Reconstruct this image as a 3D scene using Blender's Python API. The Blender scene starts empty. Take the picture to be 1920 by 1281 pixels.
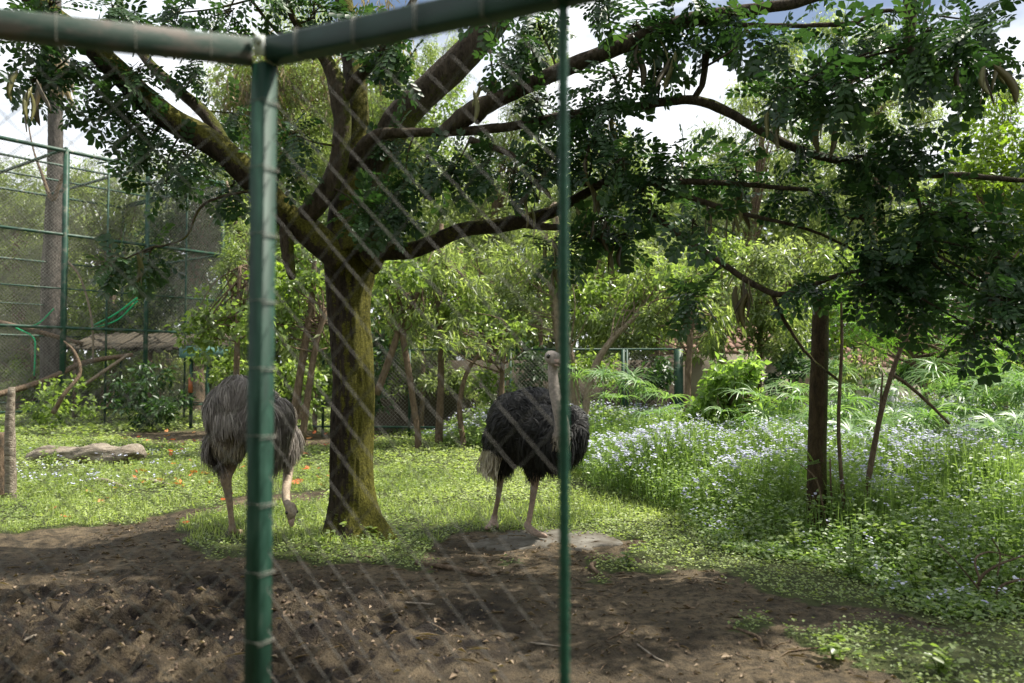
import bpy, math, random
import numpy as np
from mathutils import Vector

random.seed(7)
RNG = np.random.default_rng(11)
scene = bpy.context.scene

# ------------------------------------------------------------------ camera, sky, sun, exposure
CAM_H, F = 1.6, 1493.0                      # eye height in m, focal length in photo pixels (28 mm)
PITCH = math.atan(50 / F)
cam_d = bpy.data.cameras.new('camera'); cam = bpy.data.objects.new('camera', cam_d)
scene.collection.objects.link(cam); scene.camera = cam
cam.location = (0, 0, CAM_H); cam.rotation_euler = (math.pi / 2 + PITCH, 0, 0)
cam_d.sensor_width = 36; cam_d.lens = 28; cam_d.clip_start = 0.05; cam_d.clip_end = 2000
cam_d.dof.use_dof = True; cam_d.dof.focus_distance = 8.0; cam_d.dof.aperture_fstop = 1.9

SUN_EL = math.radians(58); SH = np.array([0.96, 0.27]); SH = SH / np.linalg.norm(SH)
SUN = np.array([SH[0] * math.cos(SUN_EL), SH[1] * math.cos(SUN_EL), math.sin(SUN_EL)])
sd = bpy.data.lights.new('sun', 'SUN'); sd.energy = 5.0; sd.angle = math.radians(0.6); sd.color = (1, .95, .84)
so = bpy.data.objects.new('sun', sd); scene.collection.objects.link(so)
so.rotation_euler = Vector(SUN).to_track_quat('Z', 'Y').to_euler(); so.location = (12, 4, 20)

world = bpy.data.worlds.new('World'); scene.world = world; world.use_nodes = True
wn, wl = world.node_tree.nodes, world.node_tree.links
wn.clear()
w_out = wn.new('ShaderNodeOutputWorld'); w_bg = wn.new('ShaderNodeBackground'); w_bg.inputs['Strength'].default_value = 0.062
sky = wn.new('ShaderNodeTexSky'); sky.sky_type = 'NISHITA'; sky.sun_disc = False
sky.sun_elevation = SUN_EL; sky.sun_rotation = math.atan2(SH[0], SH[1]); sky.dust_density = 2.0
tc = wn.new('ShaderNodeTexCoord'); mp = wn.new('ShaderNodeMapping'); mp.inputs['Scale'].default_value = (1, 1, 2.2)
mp.inputs['Location'].default_value = (3.1, .4, .2)
nz = wn.new('ShaderNodeTexNoise'); nz.inputs['Scale'].default_value = 2.3; nz.inputs['Detail'].default_value = 7
cr_ = wn.new('ShaderNodeValToRGB'); cr_.color_ramp.elements[0].position = .34; cr_.color_ramp.elements[1].position = .47
nz2 = wn.new('ShaderNodeTexNoise'); nz2.inputs['Scale'].default_value = 5; nz2.inputs['Detail'].default_value = 5
cc = wn.new('ShaderNodeValToRGB'); cc.color_ramp.elements[0].color = (8.2, 8.9, 9.8, 1); cc.color_ramp.elements[1].color = (13, 13.2, 13.4, 1)
cc.color_ramp.elements[0].position = .35; cc.color_ramp.elements[1].position = .6
mx = wn.new('ShaderNodeMixRGB')
wl.new(tc.outputs['Generated'], mp.inputs['Vector']); wl.new(mp.outputs[0], nz.inputs['Vector']); wl.new(mp.outputs[0], nz2.inputs['Vector'])
wl.new(nz.outputs['Fac'], cr_.inputs[0]); wl.new(cr_.outputs[0], mx.inputs[0]); wl.new(nz2.outputs['Fac'], cc.inputs[0])
wl.new(sky.outputs[0], mx.inputs[1]); wl.new(cc.outputs[0], mx.inputs[2]); wl.new(mx.outputs[0], w_bg.inputs['Color'])
wl.new(w_bg.outputs[0], w_out.inputs[0])
scene.view_settings.view_transform = 'Standard'; scene.view_settings.look = 'None'
scene.view_settings.exposure = 1.0; scene.view_settings.gamma = 1
scene.render.engine = 'CYCLES'
scene.cycles.max_bounces = 8; scene.cycles.transparent_max_bounces = 8; scene.cycles.transmission_bounces = 4
scene.cycles.sample_clamp_indirect = 6; scene.cycles.use_denoising = True

# ------------------------------------------------------------------ helpers
def P(px, py, d):
    """photo pixel + distance along y -> world point"""
    u, v = (px - 960) / F, (640.5 - py) / F
    y = math.cos(PITCH) - v * math.sin(PITCH); z = math.sin(PITCH) + v * math.cos(PITCH)
    k = d / y
    return np.array([u * k, d, CAM_H + z * k])

def G(px, py):
    u, v = (px - 960) / F, (640.5 - py) / F
    y = math.cos(PITCH) - v * math.sin(PITCH); z = math.sin(PITCH) + v * math.cos(PITCH)
    k = -CAM_H / z
    return np.array([u * k, y * k])

_T = np.random.default_rng(5).random((256, 256))
def vnoise(x, y):
    x = np.asarray(x, float); y = np.asarray(y, float)
    xi = np.floor(x).astype(int); yi = np.floor(y).astype(int); fx = x - xi; fy = y - yi
    fx = fx * fx * (3 - 2 * fx); fy = fy * fy * (3 - 2 * fy)
    a = _T[xi & 255, yi & 255]; b = _T[(xi + 1) & 255, yi & 255]; c = _T[xi & 255, (yi + 1) & 255]; d = _T[(xi + 1) & 255, (yi + 1) & 255]
    return (a * (1 - fx) + b * fx) * (1 - fy) + (c * (1 - fx) + d * fx) * fy
def fbm(x, y, o=4):
    s = 0; a = .5; t = 0
    for k in range(o):
        s = s + a * vnoise(x * 2 ** k + 17 * k, y * 2 ** k + 31 * k); t += a; a *= .5
    return s / t

def inpoly(x, y, poly):
    r = np.zeros(np.shape(x), bool); n = len(poly)
    for i in range(n):
        x1, y1 = poly[i]; x2, y2 = poly[(i + 1) % n]
        c = ((y1 > y) != (y2 > y)) & (x < (x2 - x1) * (y - y1) / (y2 - y1 + 1e-12) + x1)
        r ^= c
    return r
def gp(pts): return [tuple(G(a, b)) for a, b in pts]

def link(o, parent=None):
    scene.collection.objects.link(o)
    if parent is not None: o.parent = parent
    return o
def mesh_from(name, V, faces, mat, smooth=False, tint=None, attrs=None):
    """faces: int array (n,k) or list of such arrays"""
    if isinstance(faces, np.ndarray): faces = [faces]
    faces = [f for f in faces if len(f)]
    me = bpy.data.meshes.new(name)
    V = np.asarray(V, np.float32)
    me.vertices.add(len(V)); me.vertices.foreach_set('co', V.ravel())
    loops = np.concatenate([f.ravel() for f in faces]).astype(np.int32)
    tot = np.concatenate([np.full(len(f), f.shape[1], np.int32) for f in faces])
    st = np.concatenate([[0], np.cumsum(tot)[:-1]]).astype(np.int32)
    me.loops.add(len(loops)); me.loops.foreach_set('vertex_index', loops)
    me.polygons.add(len(tot)); me.polygons.foreach_set('loop_start', st); me.polygons.foreach_set('loop_total', tot)
    if smooth: me.polygons.foreach_set('use_smooth', np.ones(len(tot), bool))
    if tint is not None:
        a = me.attributes.new('tint', 'FLOAT', 'FACE'); a.data.foreach_set('value', np.asarray(tint, np.float32))
    for k, v in (attrs or {}).items():
        a = me.attributes.new(k, 'FLOAT', 'POINT'); a.data.foreach_set('value', np.asarray(v, np.float32))
    me.update(calc_edges=True)
    if mat: me.materials.append(mat)
    return me
def ob(name, me, parent=None, loc=None, kind=None):
    o = bpy.data.objects.new(name, me); link(o, parent)
    if loc is not None: o.location = loc
    if kind: o['kind'] = kind
    return o
def tag(o, label, cat, group=None, kind=None):
    o['label'] = label; o['category'] = cat
    if group: o['group'] = group
    if kind: o['kind'] = kind
    return o
def thing(name, label, cat, loc=(0, 0, 0), group=None):
    o = bpy.data.objects.new(name, None); link(o); o.location = tuple(float(c) for c in loc); o.empty_display_size = .2
    return tag(o, label, cat, group)

class Acc:
    def __init__(s): s.V = []; s.F = {}; s.T = {}; s.n = 0
    def add(s, V, Fc, t=.5):
        if isinstance(Fc, np.ndarray): Fc = [Fc]
        s.V.append(np.asarray(V, float))
        for f in Fc:
            k = f.shape[1]; s.F.setdefault(k, []).append(f + s.n)
            s.T.setdefault(k, []).append(np.broadcast_to(np.asarray(t, float), (len(f),)).copy())
        s.n += len(V)
    def mesh(s, name, mat, smooth=False, origin=(0, 0, 0)):
        ks = list(s.F); V = np.concatenate(s.V) - np.asarray(origin)
        return mesh_from(name, V, [np.concatenate(s.F[k]) for k in ks], mat, smooth, np.concatenate([np.concatenate(s.T[k]) for k in ks]))

def catmull(pts, per=6):
    p = np.asarray(pts, float)
    if len(p) < 3: 
        t = np.linspace(0, 1, per + 1)[:, None]; return p[0] * (1 - t) + p[-1] * t
    q = np.vstack([2 * p[0] - p[1], p, 2 * p[-1] - p[-2]]); out = []
    for i in range(1, len(q) - 2):
        a, b, c, d = q[i - 1], q[i], q[i + 1], q[i + 2]
        for t in np.linspace(0, 1, per, endpoint=False):
            out.append(.5 * ((2 * b) + (-a + c) * t + (2 * a - 5 * b + 4 * c - d) * t * t + (-a + 3 * b - 3 * c + d) * t ** 3))
    out.append(p[-1]); return np.array(out)

def tube(p, sides=8, cap=True, rough=0, seed=0, flat=1.0):
    """p: (n,4) x,y,z,r"""
    p = np.asarray(p, float); n = len(p); c = p[:, :3]; r = np.maximum(p[:, 3], 1e-4)
    t = np.gradient(c, axis=0); t /= np.linalg.norm(t, axis=1)[:, None] + 1e-9
    ref = np.array([0, 0, 1.]) if abs(t[0][2]) < .9 else np.array([0, 1., 0])
    u = np.cross(t[0], ref); u /= np.linalg.norm(u); U = [u]
    for i in range(1, n):
        u = U[-1] - t[i] * np.dot(U[-1], t[i]); u /= np.linalg.norm(u) + 1e-9; U.append(u)
    U = np.array(U); W = np.cross(t, U)
    a = np.linspace(0, 2 * math.pi, sides, endpoint=False)
    R = r[:, None] * np.ones((n, sides))
    if rough:
        s = np.concatenate([[0], np.cumsum(np.linalg.norm(np.diff(c, axis=0), axis=1))])
        X = np.cos(a)[None, :] * 2 + seed * 7.3 + 9; Y = (np.sin(a)[None, :] * 2) + s[:, None] / (r.mean() * 2 + .02) + seed
        R = R * (1 + rough * (fbm(X * 1.3, Y, 4) - .5) * 2)
    V = c[:, None, :] + R[:, :, None] * (np.cos(a)[None, :, None] * U[:, None, :] + flat * np.sin(a)[None, :, None] * W[:, None, :])
    V = V.reshape(-1, 3); i = np.arange(n - 1)[:, None] * sides; j = np.arange(sides)[None, :]; k = (j + 1) % sides
    Fq = np.stack([i + j, i + k, i + sides + k, i + sides + j], -1).reshape(-1, 4)
    fs = [Fq]
    if cap:
        V = np.vstack([V, c[0], c[-1]]); jj = np.arange(sides); kk = (jj + 1) % sides; m = n * sides
        fs.append(np.vstack([np.stack([kk, jj, np.full(sides, m)], -1), np.stack([(n - 1) * sides + jj, (n - 1) * sides + kk, np.full(sides, m + 1)], -1)]))
    return V, fs
def box(x0, x1, y0, y1, z0, z1):
    V = np.array([[x, y, z] for x in (x0, x1) for y in (y0, y1) for z in (z0, z1)], float)
    return V, np.array([[0, 1, 3, 2], [4, 6, 7, 5], [0, 4, 5, 1], [2, 3, 7, 6], [0, 2, 6, 4], [1, 5, 7, 3]])
def bar(a, b, w, h=None):
    """rectangular bar between two points"""
    a = np.asarray(a, float); b = np.asarray(b, float); h = h or w; t = b - a; L = np.linalg.norm(t); t = t / L
    ref = np.array([0, 0, 1.]) if abs(t[2]) < .9 else np.array([0, 1., 0]); u = np.cross(t, ref); u /= np.linalg.norm(u); v = np.cross(u, t)
    V, Fc = box(-w / 2, w / 2, -h / 2, h / 2, 0, L)
    return a + V[:, :1] * u + V[:, 1:2] * v + V[:, 2:] * t, Fc

def frames(d, nrm):
    y = d / (np.linalg.norm(d, axis=1)[:, None] + 1e-9)
    z = nrm - y * np.sum(nrm * y, 1)[:, None]; z /= np.linalg.norm(z, axis=1)[:, None] + 1e-9
    x = np.cross(y, z)
    return np.stack([x, y, z], 2)
def scatter(acc, proto, pos, d, nrm, scale, tint, wscale=None):
    PV, PF = proto; n = len(pos)
    if n == 0: return
    R = frames(d, nrm); S = np.ones((n, 3)) * np.asarray(scale)[:, None]
    if wscale is not None: S[:, 0] *= wscale
    V = np.einsum('nij,nkj->nki', R, PV[None] * S[:, None, :]) + pos[:, None, :]
    k = len(PV); off = (np.arange(n) * k)[:, None, None]
    acc.add(V.reshape(-1, 3), [(f[None] + off).reshape(-1, f.shape[1]) for f in PF], 0) if False else None
    base = acc.n; acc.V.append(V.reshape(-1, 3)); acc.n += n * k
    for f in PF:
        acc.F.setdefault(f.shape[1], []).append((f[None] + off).reshape(-1, f.shape[1]) + base)
        acc.T.setdefault(f.shape[1], []).append(np.repeat(tint, len(f)))

def rnd(n, m=3): return RNG.normal(size=(n, m))
def unit(v): return v / (np.linalg.norm(v, axis=-1, keepdims=True) + 1e-9)

# leaf prototypes (length 1 along +y)
def rhomb(w, fold=.15, curl=.12): 
    return (np.array([[0, 0, 0], [w / 2, .45, fold * w], [0, 1, -curl], [-w / 2, .45, fold * w]], float), [np.array([[0, 1, 2], [0, 2, 3]])])
def obov(w, fold=.12):
    V = np.array([[0, 0, 0], [w * .30, .3, fold * w], [w * .5, .68, fold * w], [0, 1, -.04], [-w * .5, .68, fold * w], [-w * .30, .3, fold * w]], float)
    return V, [np.array([[0, 1, 2, 3], [0, 3, 4, 5]])]
def pinnate(pairs, lw, ll, detail=True, droop=.18, tip=1):
    """compound leaf of unit length"""
    a = Acc(); lf = obov(lw) if detail else rhomb(lw)
    ys = np.linspace(.16, .93, pairs); pos = []; dd = []; sc = []
    for i, y in enumerate(ys):
        for s in (-1, 1):
            pos.append([0, y, -droop * y * y]); dd.append([s * (1 - .25 * i / pairs), .45 + .3 * i / pairs, -.12 - .1 * (i % 2)]); sc.append(ll * (.72 + .4 * i / pairs))
    if tip: pos.append([0, .95, -droop * .9]); dd.append([0.1, 1, -.3]); sc.append(ll * .9)
    pos = np.array(pos); dd = np.array(dd)
    scatter(a, lf, pos, dd, np.tile([0, 0, 1.], (len(pos), 1)), np.array(sc), np.full(len(pos), .5))
    w = .008
    a.add(np.array([[-w, 0, 0], [w, 0, 0], [w, .5, -droop * .25], [-w, .5, -droop * .25], [w * .6, .96, -droop * .92], [-w * .6, .96, -droop * .92]]), np.array([[0, 1, 2, 3], [3, 2, 4, 5]]), .5)
    ks = list(a.F); return np.concatenate(a.V), [np.concatenate(a.F[k]) for k in ks]

# ------------------------------------------------------------------ materials
def new_mat(name):
    m = bpy.data.materials.new(name); m.use_nodes = True; n = m.node_tree.nodes; l = m.node_tree.links; n.clear()
    o = n.new('ShaderNodeOutputMaterial'); return m, n, l, o
def ramp(n, stops):
    r = n.new('ShaderNodeValToRGB'); e = r.color_ramp.elements
    while len(e) < len(stops): e.new(.5)
    for i, (p, c) in enumerate(stops): e[i].position = p; e[i].color = (*c, 1)
    return r
def leaf_mat(name, cols, trans=.35, rough=.42, tcol=1.5, spec=.5):
    m, n, l, o = new_mat(name)
    at = n.new('ShaderNodeAttribute'); at.attribute_name = 'tint'
    k = len(cols); r = ramp(n, [(i / (k - 1), c) for i, c in enumerate(cols)]); l.new(at.outputs['Fac'], r.inputs[0])
    p = n.new('ShaderNodeBsdfPrincipled'); p.inputs['Roughness'].default_value = rough; p.inputs['Specular IOR Level'].default_value = spec
    l.new(r.outputs[0], p.inputs['Base Color'])
    g = n.new('ShaderNodeMixRGB'); g.blend_type = 'MULTIPLY'; g.inputs[0].default_value = 1; g.inputs[2].default_value = (1.32 * tcol, 1.42 * tcol, .64 * tcol, 1)
    l.new(r.outputs[0], g.inputs[1])
    t = n.new('ShaderNodeBsdfTranslucent'); l.new(g.outputs[0], t.inputs[0])
    x = n.new('ShaderNodeMixShader'); x.inputs[0].default_value = trans; l.new(p.outputs[0], x.inputs[1]); l.new(t.outputs[0], x.inputs[2])
    l.new(x.outputs[0], o.inputs[0]); return m
def noise_mat(name, stops, scale=8, detail=6, rough=.8, bump=.3, bscale=30, stretch=(1, 1, 1), metallic=0, spec=.3, dist=.02):
    m, n, l, o = new_mat(name)
    tc = n.new('ShaderNodeTexCoord'); mp = n.new('ShaderNodeMapping'); mp.inputs['Scale'].default_value = stretch; l.new(tc.outputs['Object'], mp.inputs[0])
    a = n.new('ShaderNodeTexNoise'); a.inputs['Scale'].default_value = scale; a.inputs['Detail'].default_value = detail; a.inputs['Roughness'].default_value = .65; l.new(mp.outputs[0], a.inputs[0])
    r = ramp(n, stops); l.new(a.outputs['Fac'], r.inputs[0])
    p = n.new('ShaderNodeBsdfPrincipled'); p.inputs['Roughness'].default_value = rough; p.inputs['Metallic'].default_value = metallic; p.inputs['Specular IOR Level'].default_value = spec
    l.new(r.outputs[0], p.inputs['Base Color'])
    b = n.new('ShaderNodeTexNoise'); b.inputs['Scale'].default_value = bscale; b.inputs['Detail'].default_value = 5; l.new(mp.outputs[0], b.inputs[0])
    bu = n.new('ShaderNodeBump'); bu.inputs['Strength'].default_value = bump; bu.inputs['Distance'].default_value = dist; l.new(b.outputs['Fac'], bu.inputs['Height']); l.new(bu.outputs[0], p.inputs['Normal'])
    l.new(p.outputs[0], o.inputs[0]); return m
def bark_mat(name, dark, light, moss=None, moss_amt=.5, scale=6):
    m, n, l, o = new_mat(name)
    tc = n.new('ShaderNodeTexCoord'); mp = n.new('ShaderNodeMapping'); mp.inputs['Scale'].default_value = (1, 1, .35); l.new(tc.outputs['Object'], mp.inputs[0])
    a = n.new('ShaderNodeTexNoise'); a.inputs['Scale'].default_value = scale * 4; a.inputs['Detail'].default_value = 8; a.inputs['Roughness'].default_value = .7; l.new(mp.outputs[0], a.inputs[0])
    r = ramp(n, [(.32, dark), (.68, light)]); l.new(a.outputs['Fac'], r.inputs[0]); col = r.outputs[0]
    if moss:
        mn = n.new('ShaderNodeTexNoise'); mn.inputs['Scale'].default_value = 7; mn.inputs['Detail'].default_value = 12; mn.inputs['Roughness'].default_value = .88; l.new(tc.outputs['Object'], mn.inputs[0])
        ge = n.new('ShaderNodeNewGeometry'); sx = n.new('ShaderNodeSeparateXYZ'); l.new(ge.outputs['Normal'], sx.inputs[0])
        ad = n.new('ShaderNodeMath'); ad.operation = 'MULTIPLY_ADD'; ad.inputs[1].default_value = .22; l.new(sx.outputs['X'], ad.inputs[0]); l.new(mn.outputs['Fac'], ad.inputs[2])
        ad2 = n.new('ShaderNodeMath'); ad2.operation = 'MULTIPLY_ADD'; ad2.inputs[1].default_value = .10; l.new(sx.outputs['Z'], ad2.inputs[0]); l.new(ad.outputs[0], ad2.inputs[2])
        mr = ramp(n, [(.585 - .12 * moss_amt, (0, 0, 0)), (.635 - .12 * moss_amt, (1, 1, 1))]); l.new(ad2.outputs[0], mr.inputs[0])
        mc = n.new('ShaderNodeTexNoise'); mc.inputs['Scale'].default_value = 60; mc.inputs['Detail'].default_value = 3; l.new(tc.outputs['Object'], mc.inputs[0])
        mcr = ramp(n, [(.35, tuple(c * .45 for c in moss)), (.7, moss)]); l.new(mc.outputs['Fac'], mcr.inputs[0])
        x = n.new('ShaderNodeMixRGB'); l.new(mr.outputs[0], x.inputs[0]); l.new(col, x.inputs[1]); l.new(mcr.outputs[0], x.inputs[2]); col = x.outputs[0]
    p = n.new('ShaderNodeBsdfPrincipled'); p.inputs['Roughness'].default_value = .9; p.inputs['Specular IOR Level'].default_value = .2; l.new(col, p.inputs['Base Color'])
    bu = n.new('ShaderNodeBump'); bu.inputs['Strength'].default_value = 1.0; bu.inputs['Distance'].default_value = .07; l.new(a.outputs['Fac'], bu.inputs['Height']); l.new(bu.outputs[0], p.inputs['Normal'])
    l.new(p.outputs[0], o.inputs[0]); return m

M = {}
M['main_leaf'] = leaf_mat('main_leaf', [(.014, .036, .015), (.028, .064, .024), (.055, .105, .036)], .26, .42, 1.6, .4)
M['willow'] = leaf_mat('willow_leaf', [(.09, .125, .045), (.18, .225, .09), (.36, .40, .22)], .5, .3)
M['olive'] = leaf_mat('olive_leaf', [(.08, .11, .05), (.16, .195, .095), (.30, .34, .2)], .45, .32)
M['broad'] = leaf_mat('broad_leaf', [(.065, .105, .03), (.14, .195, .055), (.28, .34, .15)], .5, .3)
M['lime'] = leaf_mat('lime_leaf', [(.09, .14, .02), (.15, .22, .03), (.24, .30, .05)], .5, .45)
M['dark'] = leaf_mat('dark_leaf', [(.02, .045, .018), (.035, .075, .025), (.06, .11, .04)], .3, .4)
M['feather_leaf'] = leaf_mat('feathery_leaf', [(.06, .13, .02), (.10, .20, .03), (.15, .26, .05)], .45, .5)
M['dry'] = leaf_mat('dry_leaf', [(.17, .13, .08), (.27, .21, .14), (.36, .30, .20)], .3, .7)
M['cover'] = leaf_mat('ground_cover_leaf', [(.08, .12, .035), (.20, .26, .085), (.40, .45, .21)], .38, .45)
M['meadow'] = leaf_mat('meadow_leaf', [(.055, .105, .032), (.14, .21, .068), (.30, .38, .18)], .4, .42)
M['flower'] = leaf_mat('flower_head', [(.30, .30, .50), (.46, .47, .66), (.66, .68, .80)], .25, .7, .6)
M['sedge'] = leaf_mat('sedge_blade', [(.09, .17, .06), (.14, .24, .09), (.22, .32, .14)], .35, .4)
M['petal'] = leaf_mat('orange_petal', [(.55, .10, .02), (.7, .18, .05), (.75, .35, .15)], .3, .6, .6)
M['pod'] = leaf_mat('seed_pod', [(.06, .04, .025), (.13, .11, .04), (.20, .20, .07)], .2, .5)
M['litter'] = leaf_mat('leaf_litter', [(.06, .04, .025), (.14, .095, .06), (.30, .23, .16)], .1, .8)
M['bark'] = bark_mat('mossy_bark', (.012, .009, .007), (.075, .056, .038), (.16, .15, .025), .86)
M['bark_hi'] = bark_mat('branch_bark', (.03, .022, .016), (.13, .10, .07), (.12, .13, .02), .05)
M['bark_bg'] = bark_mat('slender_bark', (.09, .06, .04), (.26, .19, .13))
M['bark_pale'] = bark_mat('pale_bark', (.18, .13, .09), (.42, .34, .25))
M['palm'] = bark_mat('palm_bark', (.05, .045, .04), (.15, .13, .115), scale=3)
M['post'] = bark_mat('weathered_post', (.03, .021, .012), (.10, .068, .036), (.08, .085, .02), .25)
M['deadwood'] = noise_mat('dead_wood', [(.35, (.10, .075, .055)), (.65, (.36, .31, .245))], 6, 9, .85, 1.0, 18, (.6, 4, 4))
M['concrete'] = noise_mat('concrete', [(.36, (.06, .048, .034)), (.5, (.10, .09, .075)), (.66, (.16, .15, .13))], 3.5, 8, .9, .4, 60)
M['wall'] = noise_mat('plaster_wall', [(.3, (.22, .18, .14)), (.7, (.36, .32, .26))], 2, 8, .9, .2, 30)
M['brownwall'] = noise_mat('old_wall', [(.3, (.045, .035, .025)), (.7, (.12, .095, .07))], 2, 8, .9, .2, 30)
M['tile'] = noise_mat('roof_tile', [(.3, (.17, .09, .065)), (.7, (.33, .21, .165))], 6, 6, .85, .3, 40)
M['thatch'] = noise_mat('thatch', [(.3, (.05, .04, .03)), (.7, (.13, .11, .08))], 10, 6, .95, .6, 60, (1, 6, 1))
M['steel_green'] = noise_mat('aged_green_paint', [(.3, (.012, .045, .03)), (.56, (.03, .075, .05)), (.68, (.14, .13, .10))], 6, 6, .5, .1, 60)
M['teal'] = noise_mat('teal_panel', [(.3, (.07, .17, .15)), (.7, (.14, .27, .24))], 4, 5, .5, .1, 60)
M['rope'] = noise_mat('green_rope', [(.3, (.02, .30, .12)), (.7, (.04, .45, .2))], 20, 4, .7, .3, 200)
M['rust'] = noise_mat('orange_paint', [(.3, (.45, .12, .05)), (.7, (.55, .2, .1))], 20, 4, .7, .1, 200)
M['wire'] = noise_mat('galvanised_wire', [(.3, (.07, .066, .058)), (.7, (.15, .14, .125))], 30, 4, .6, .1, 200, spec=.4, metallic=.1)
M['cagewire'] = noise_mat('cage_wire', [(.3, (.12, .12, .10)), (.7, (.25, .24, .21))], 30, 4, .6, .1, 200)
M['skin'] = None

# ------------------------------------------------------------------ ground regions (photo pixels -> ground polygons)
dirt_poly = gp([(-1500, 1003), (0, 1006), (120, 1001), (250, 976), (340, 963), (440, 935), (620, 921), (625, 938), (480, 950), (385, 975), (350, 1008), (325, 1032), (420, 1046), (560, 1064),
                (700, 1072), (765, 1066), (800, 1040), (845, 1015), (900, 995), (1000, 990), (1200, 1018), (1250, 1050), (1350, 1085), (1480, 1128), (1600, 1152), (1800, 1190), (2000, 1215),
                (3200, 1300), (3200, 6000), (-1500, 6000)])
green_in_dirt = gp([(1440, 1185), (1600, 1175), (1700, 1190), (2000, 1215), (3200, 1300), (3200, 2200), (1950, 1500), (1700, 1330), (1640, 1260), (1530, 1220)])
path2 = gp([(180, 814), (420, 806), (620, 813), (760, 818), (640, 836), (500, 842), (300, 831)])
spots = [(1190, 1062, 60, 18), (1380, 1170, 45, 12), (1130, 1092, 30, 8), (1560, 1190, 60, 14), (960, 1066, 18, 6), (420, 1022, 60, 12)]
def dirtmask(x, y):
    wx = x + (fbm(x * 1.6, y * 1.6) - .5) * .9 + (fbm(x * 7, y * 7) - .5) * .25; wy = y + (fbm(x * 1.6 + 50, y * 1.6) - .5) * .9 + (fbm(x * 7 + 9, y * 7) - .5) * .25
    m = inpoly(wx, wy, dirt_poly) & ~inpoly(wx, wy, green_in_dirt)
    m |= inpoly(wx, wy, path2)
    for px, py, rx, ry in spots:
        c = G(px, py); a = abs(G(px + rx, py)[0] - c[0]); b = abs(G(px, py - ry)[1] - G(px, py + ry)[1]) / 2
        m &= ~(((wx - c[0]) / a) ** 2 + ((wy - c[1]) / b) ** 2 < 1)
    return m.astype(float)
meadow_poly = gp([(700, 792), (760, 815), (850, 838), (960, 852), (1075, 885), (1100, 915), (1150, 935), (1260, 962), (1320, 1010), (1430, 1050), (1600, 1105), (1780, 1145), (2100, 1190), (3400, 1280)]) + [(16, 12), (22, 30), (-4, 30)]
def meadow_h(x, y):
    m = inpoly(x + (fbm(x * .8, y * .8) - .5) * 1.0, y + (fbm(x * .8 + 20, y * .8) - .5) * 1.0, meadow_poly)
    return m

def clod_amp(x, y):
    c = G(230, 1200); d = np.sqrt(((x - c[0]) / 1.8) ** 2 + ((y - c[1]) / 1.15) ** 2)
    return np.clip(1.5 - d, 0, 1) 
def gz(x, y):
    x = np.asarray(x, float); y = np.asarray(y, float)
    near = np.clip((40 - y) / 20, 0, 1)
    z = (fbm(x * .35, y * .35, 3) - .5) * .10 * near + (fbm(x * 2.2, y * 2.2, 4) - .5) * .05 * near
    rid = 1 - np.abs(fbm(x * 5 + 3, y * 5, 4) - .5) * 2.6
    z = z + clod_amp(x, y) * ((np.clip(rid, 0, 1) ** 2) * .09 + (fbm(x * 13, y * 13, 4) - .5) * .19) 
    z = z + (fbm(x * 11, y * 11, 4) - .5) * .03 * near
    return z

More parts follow.
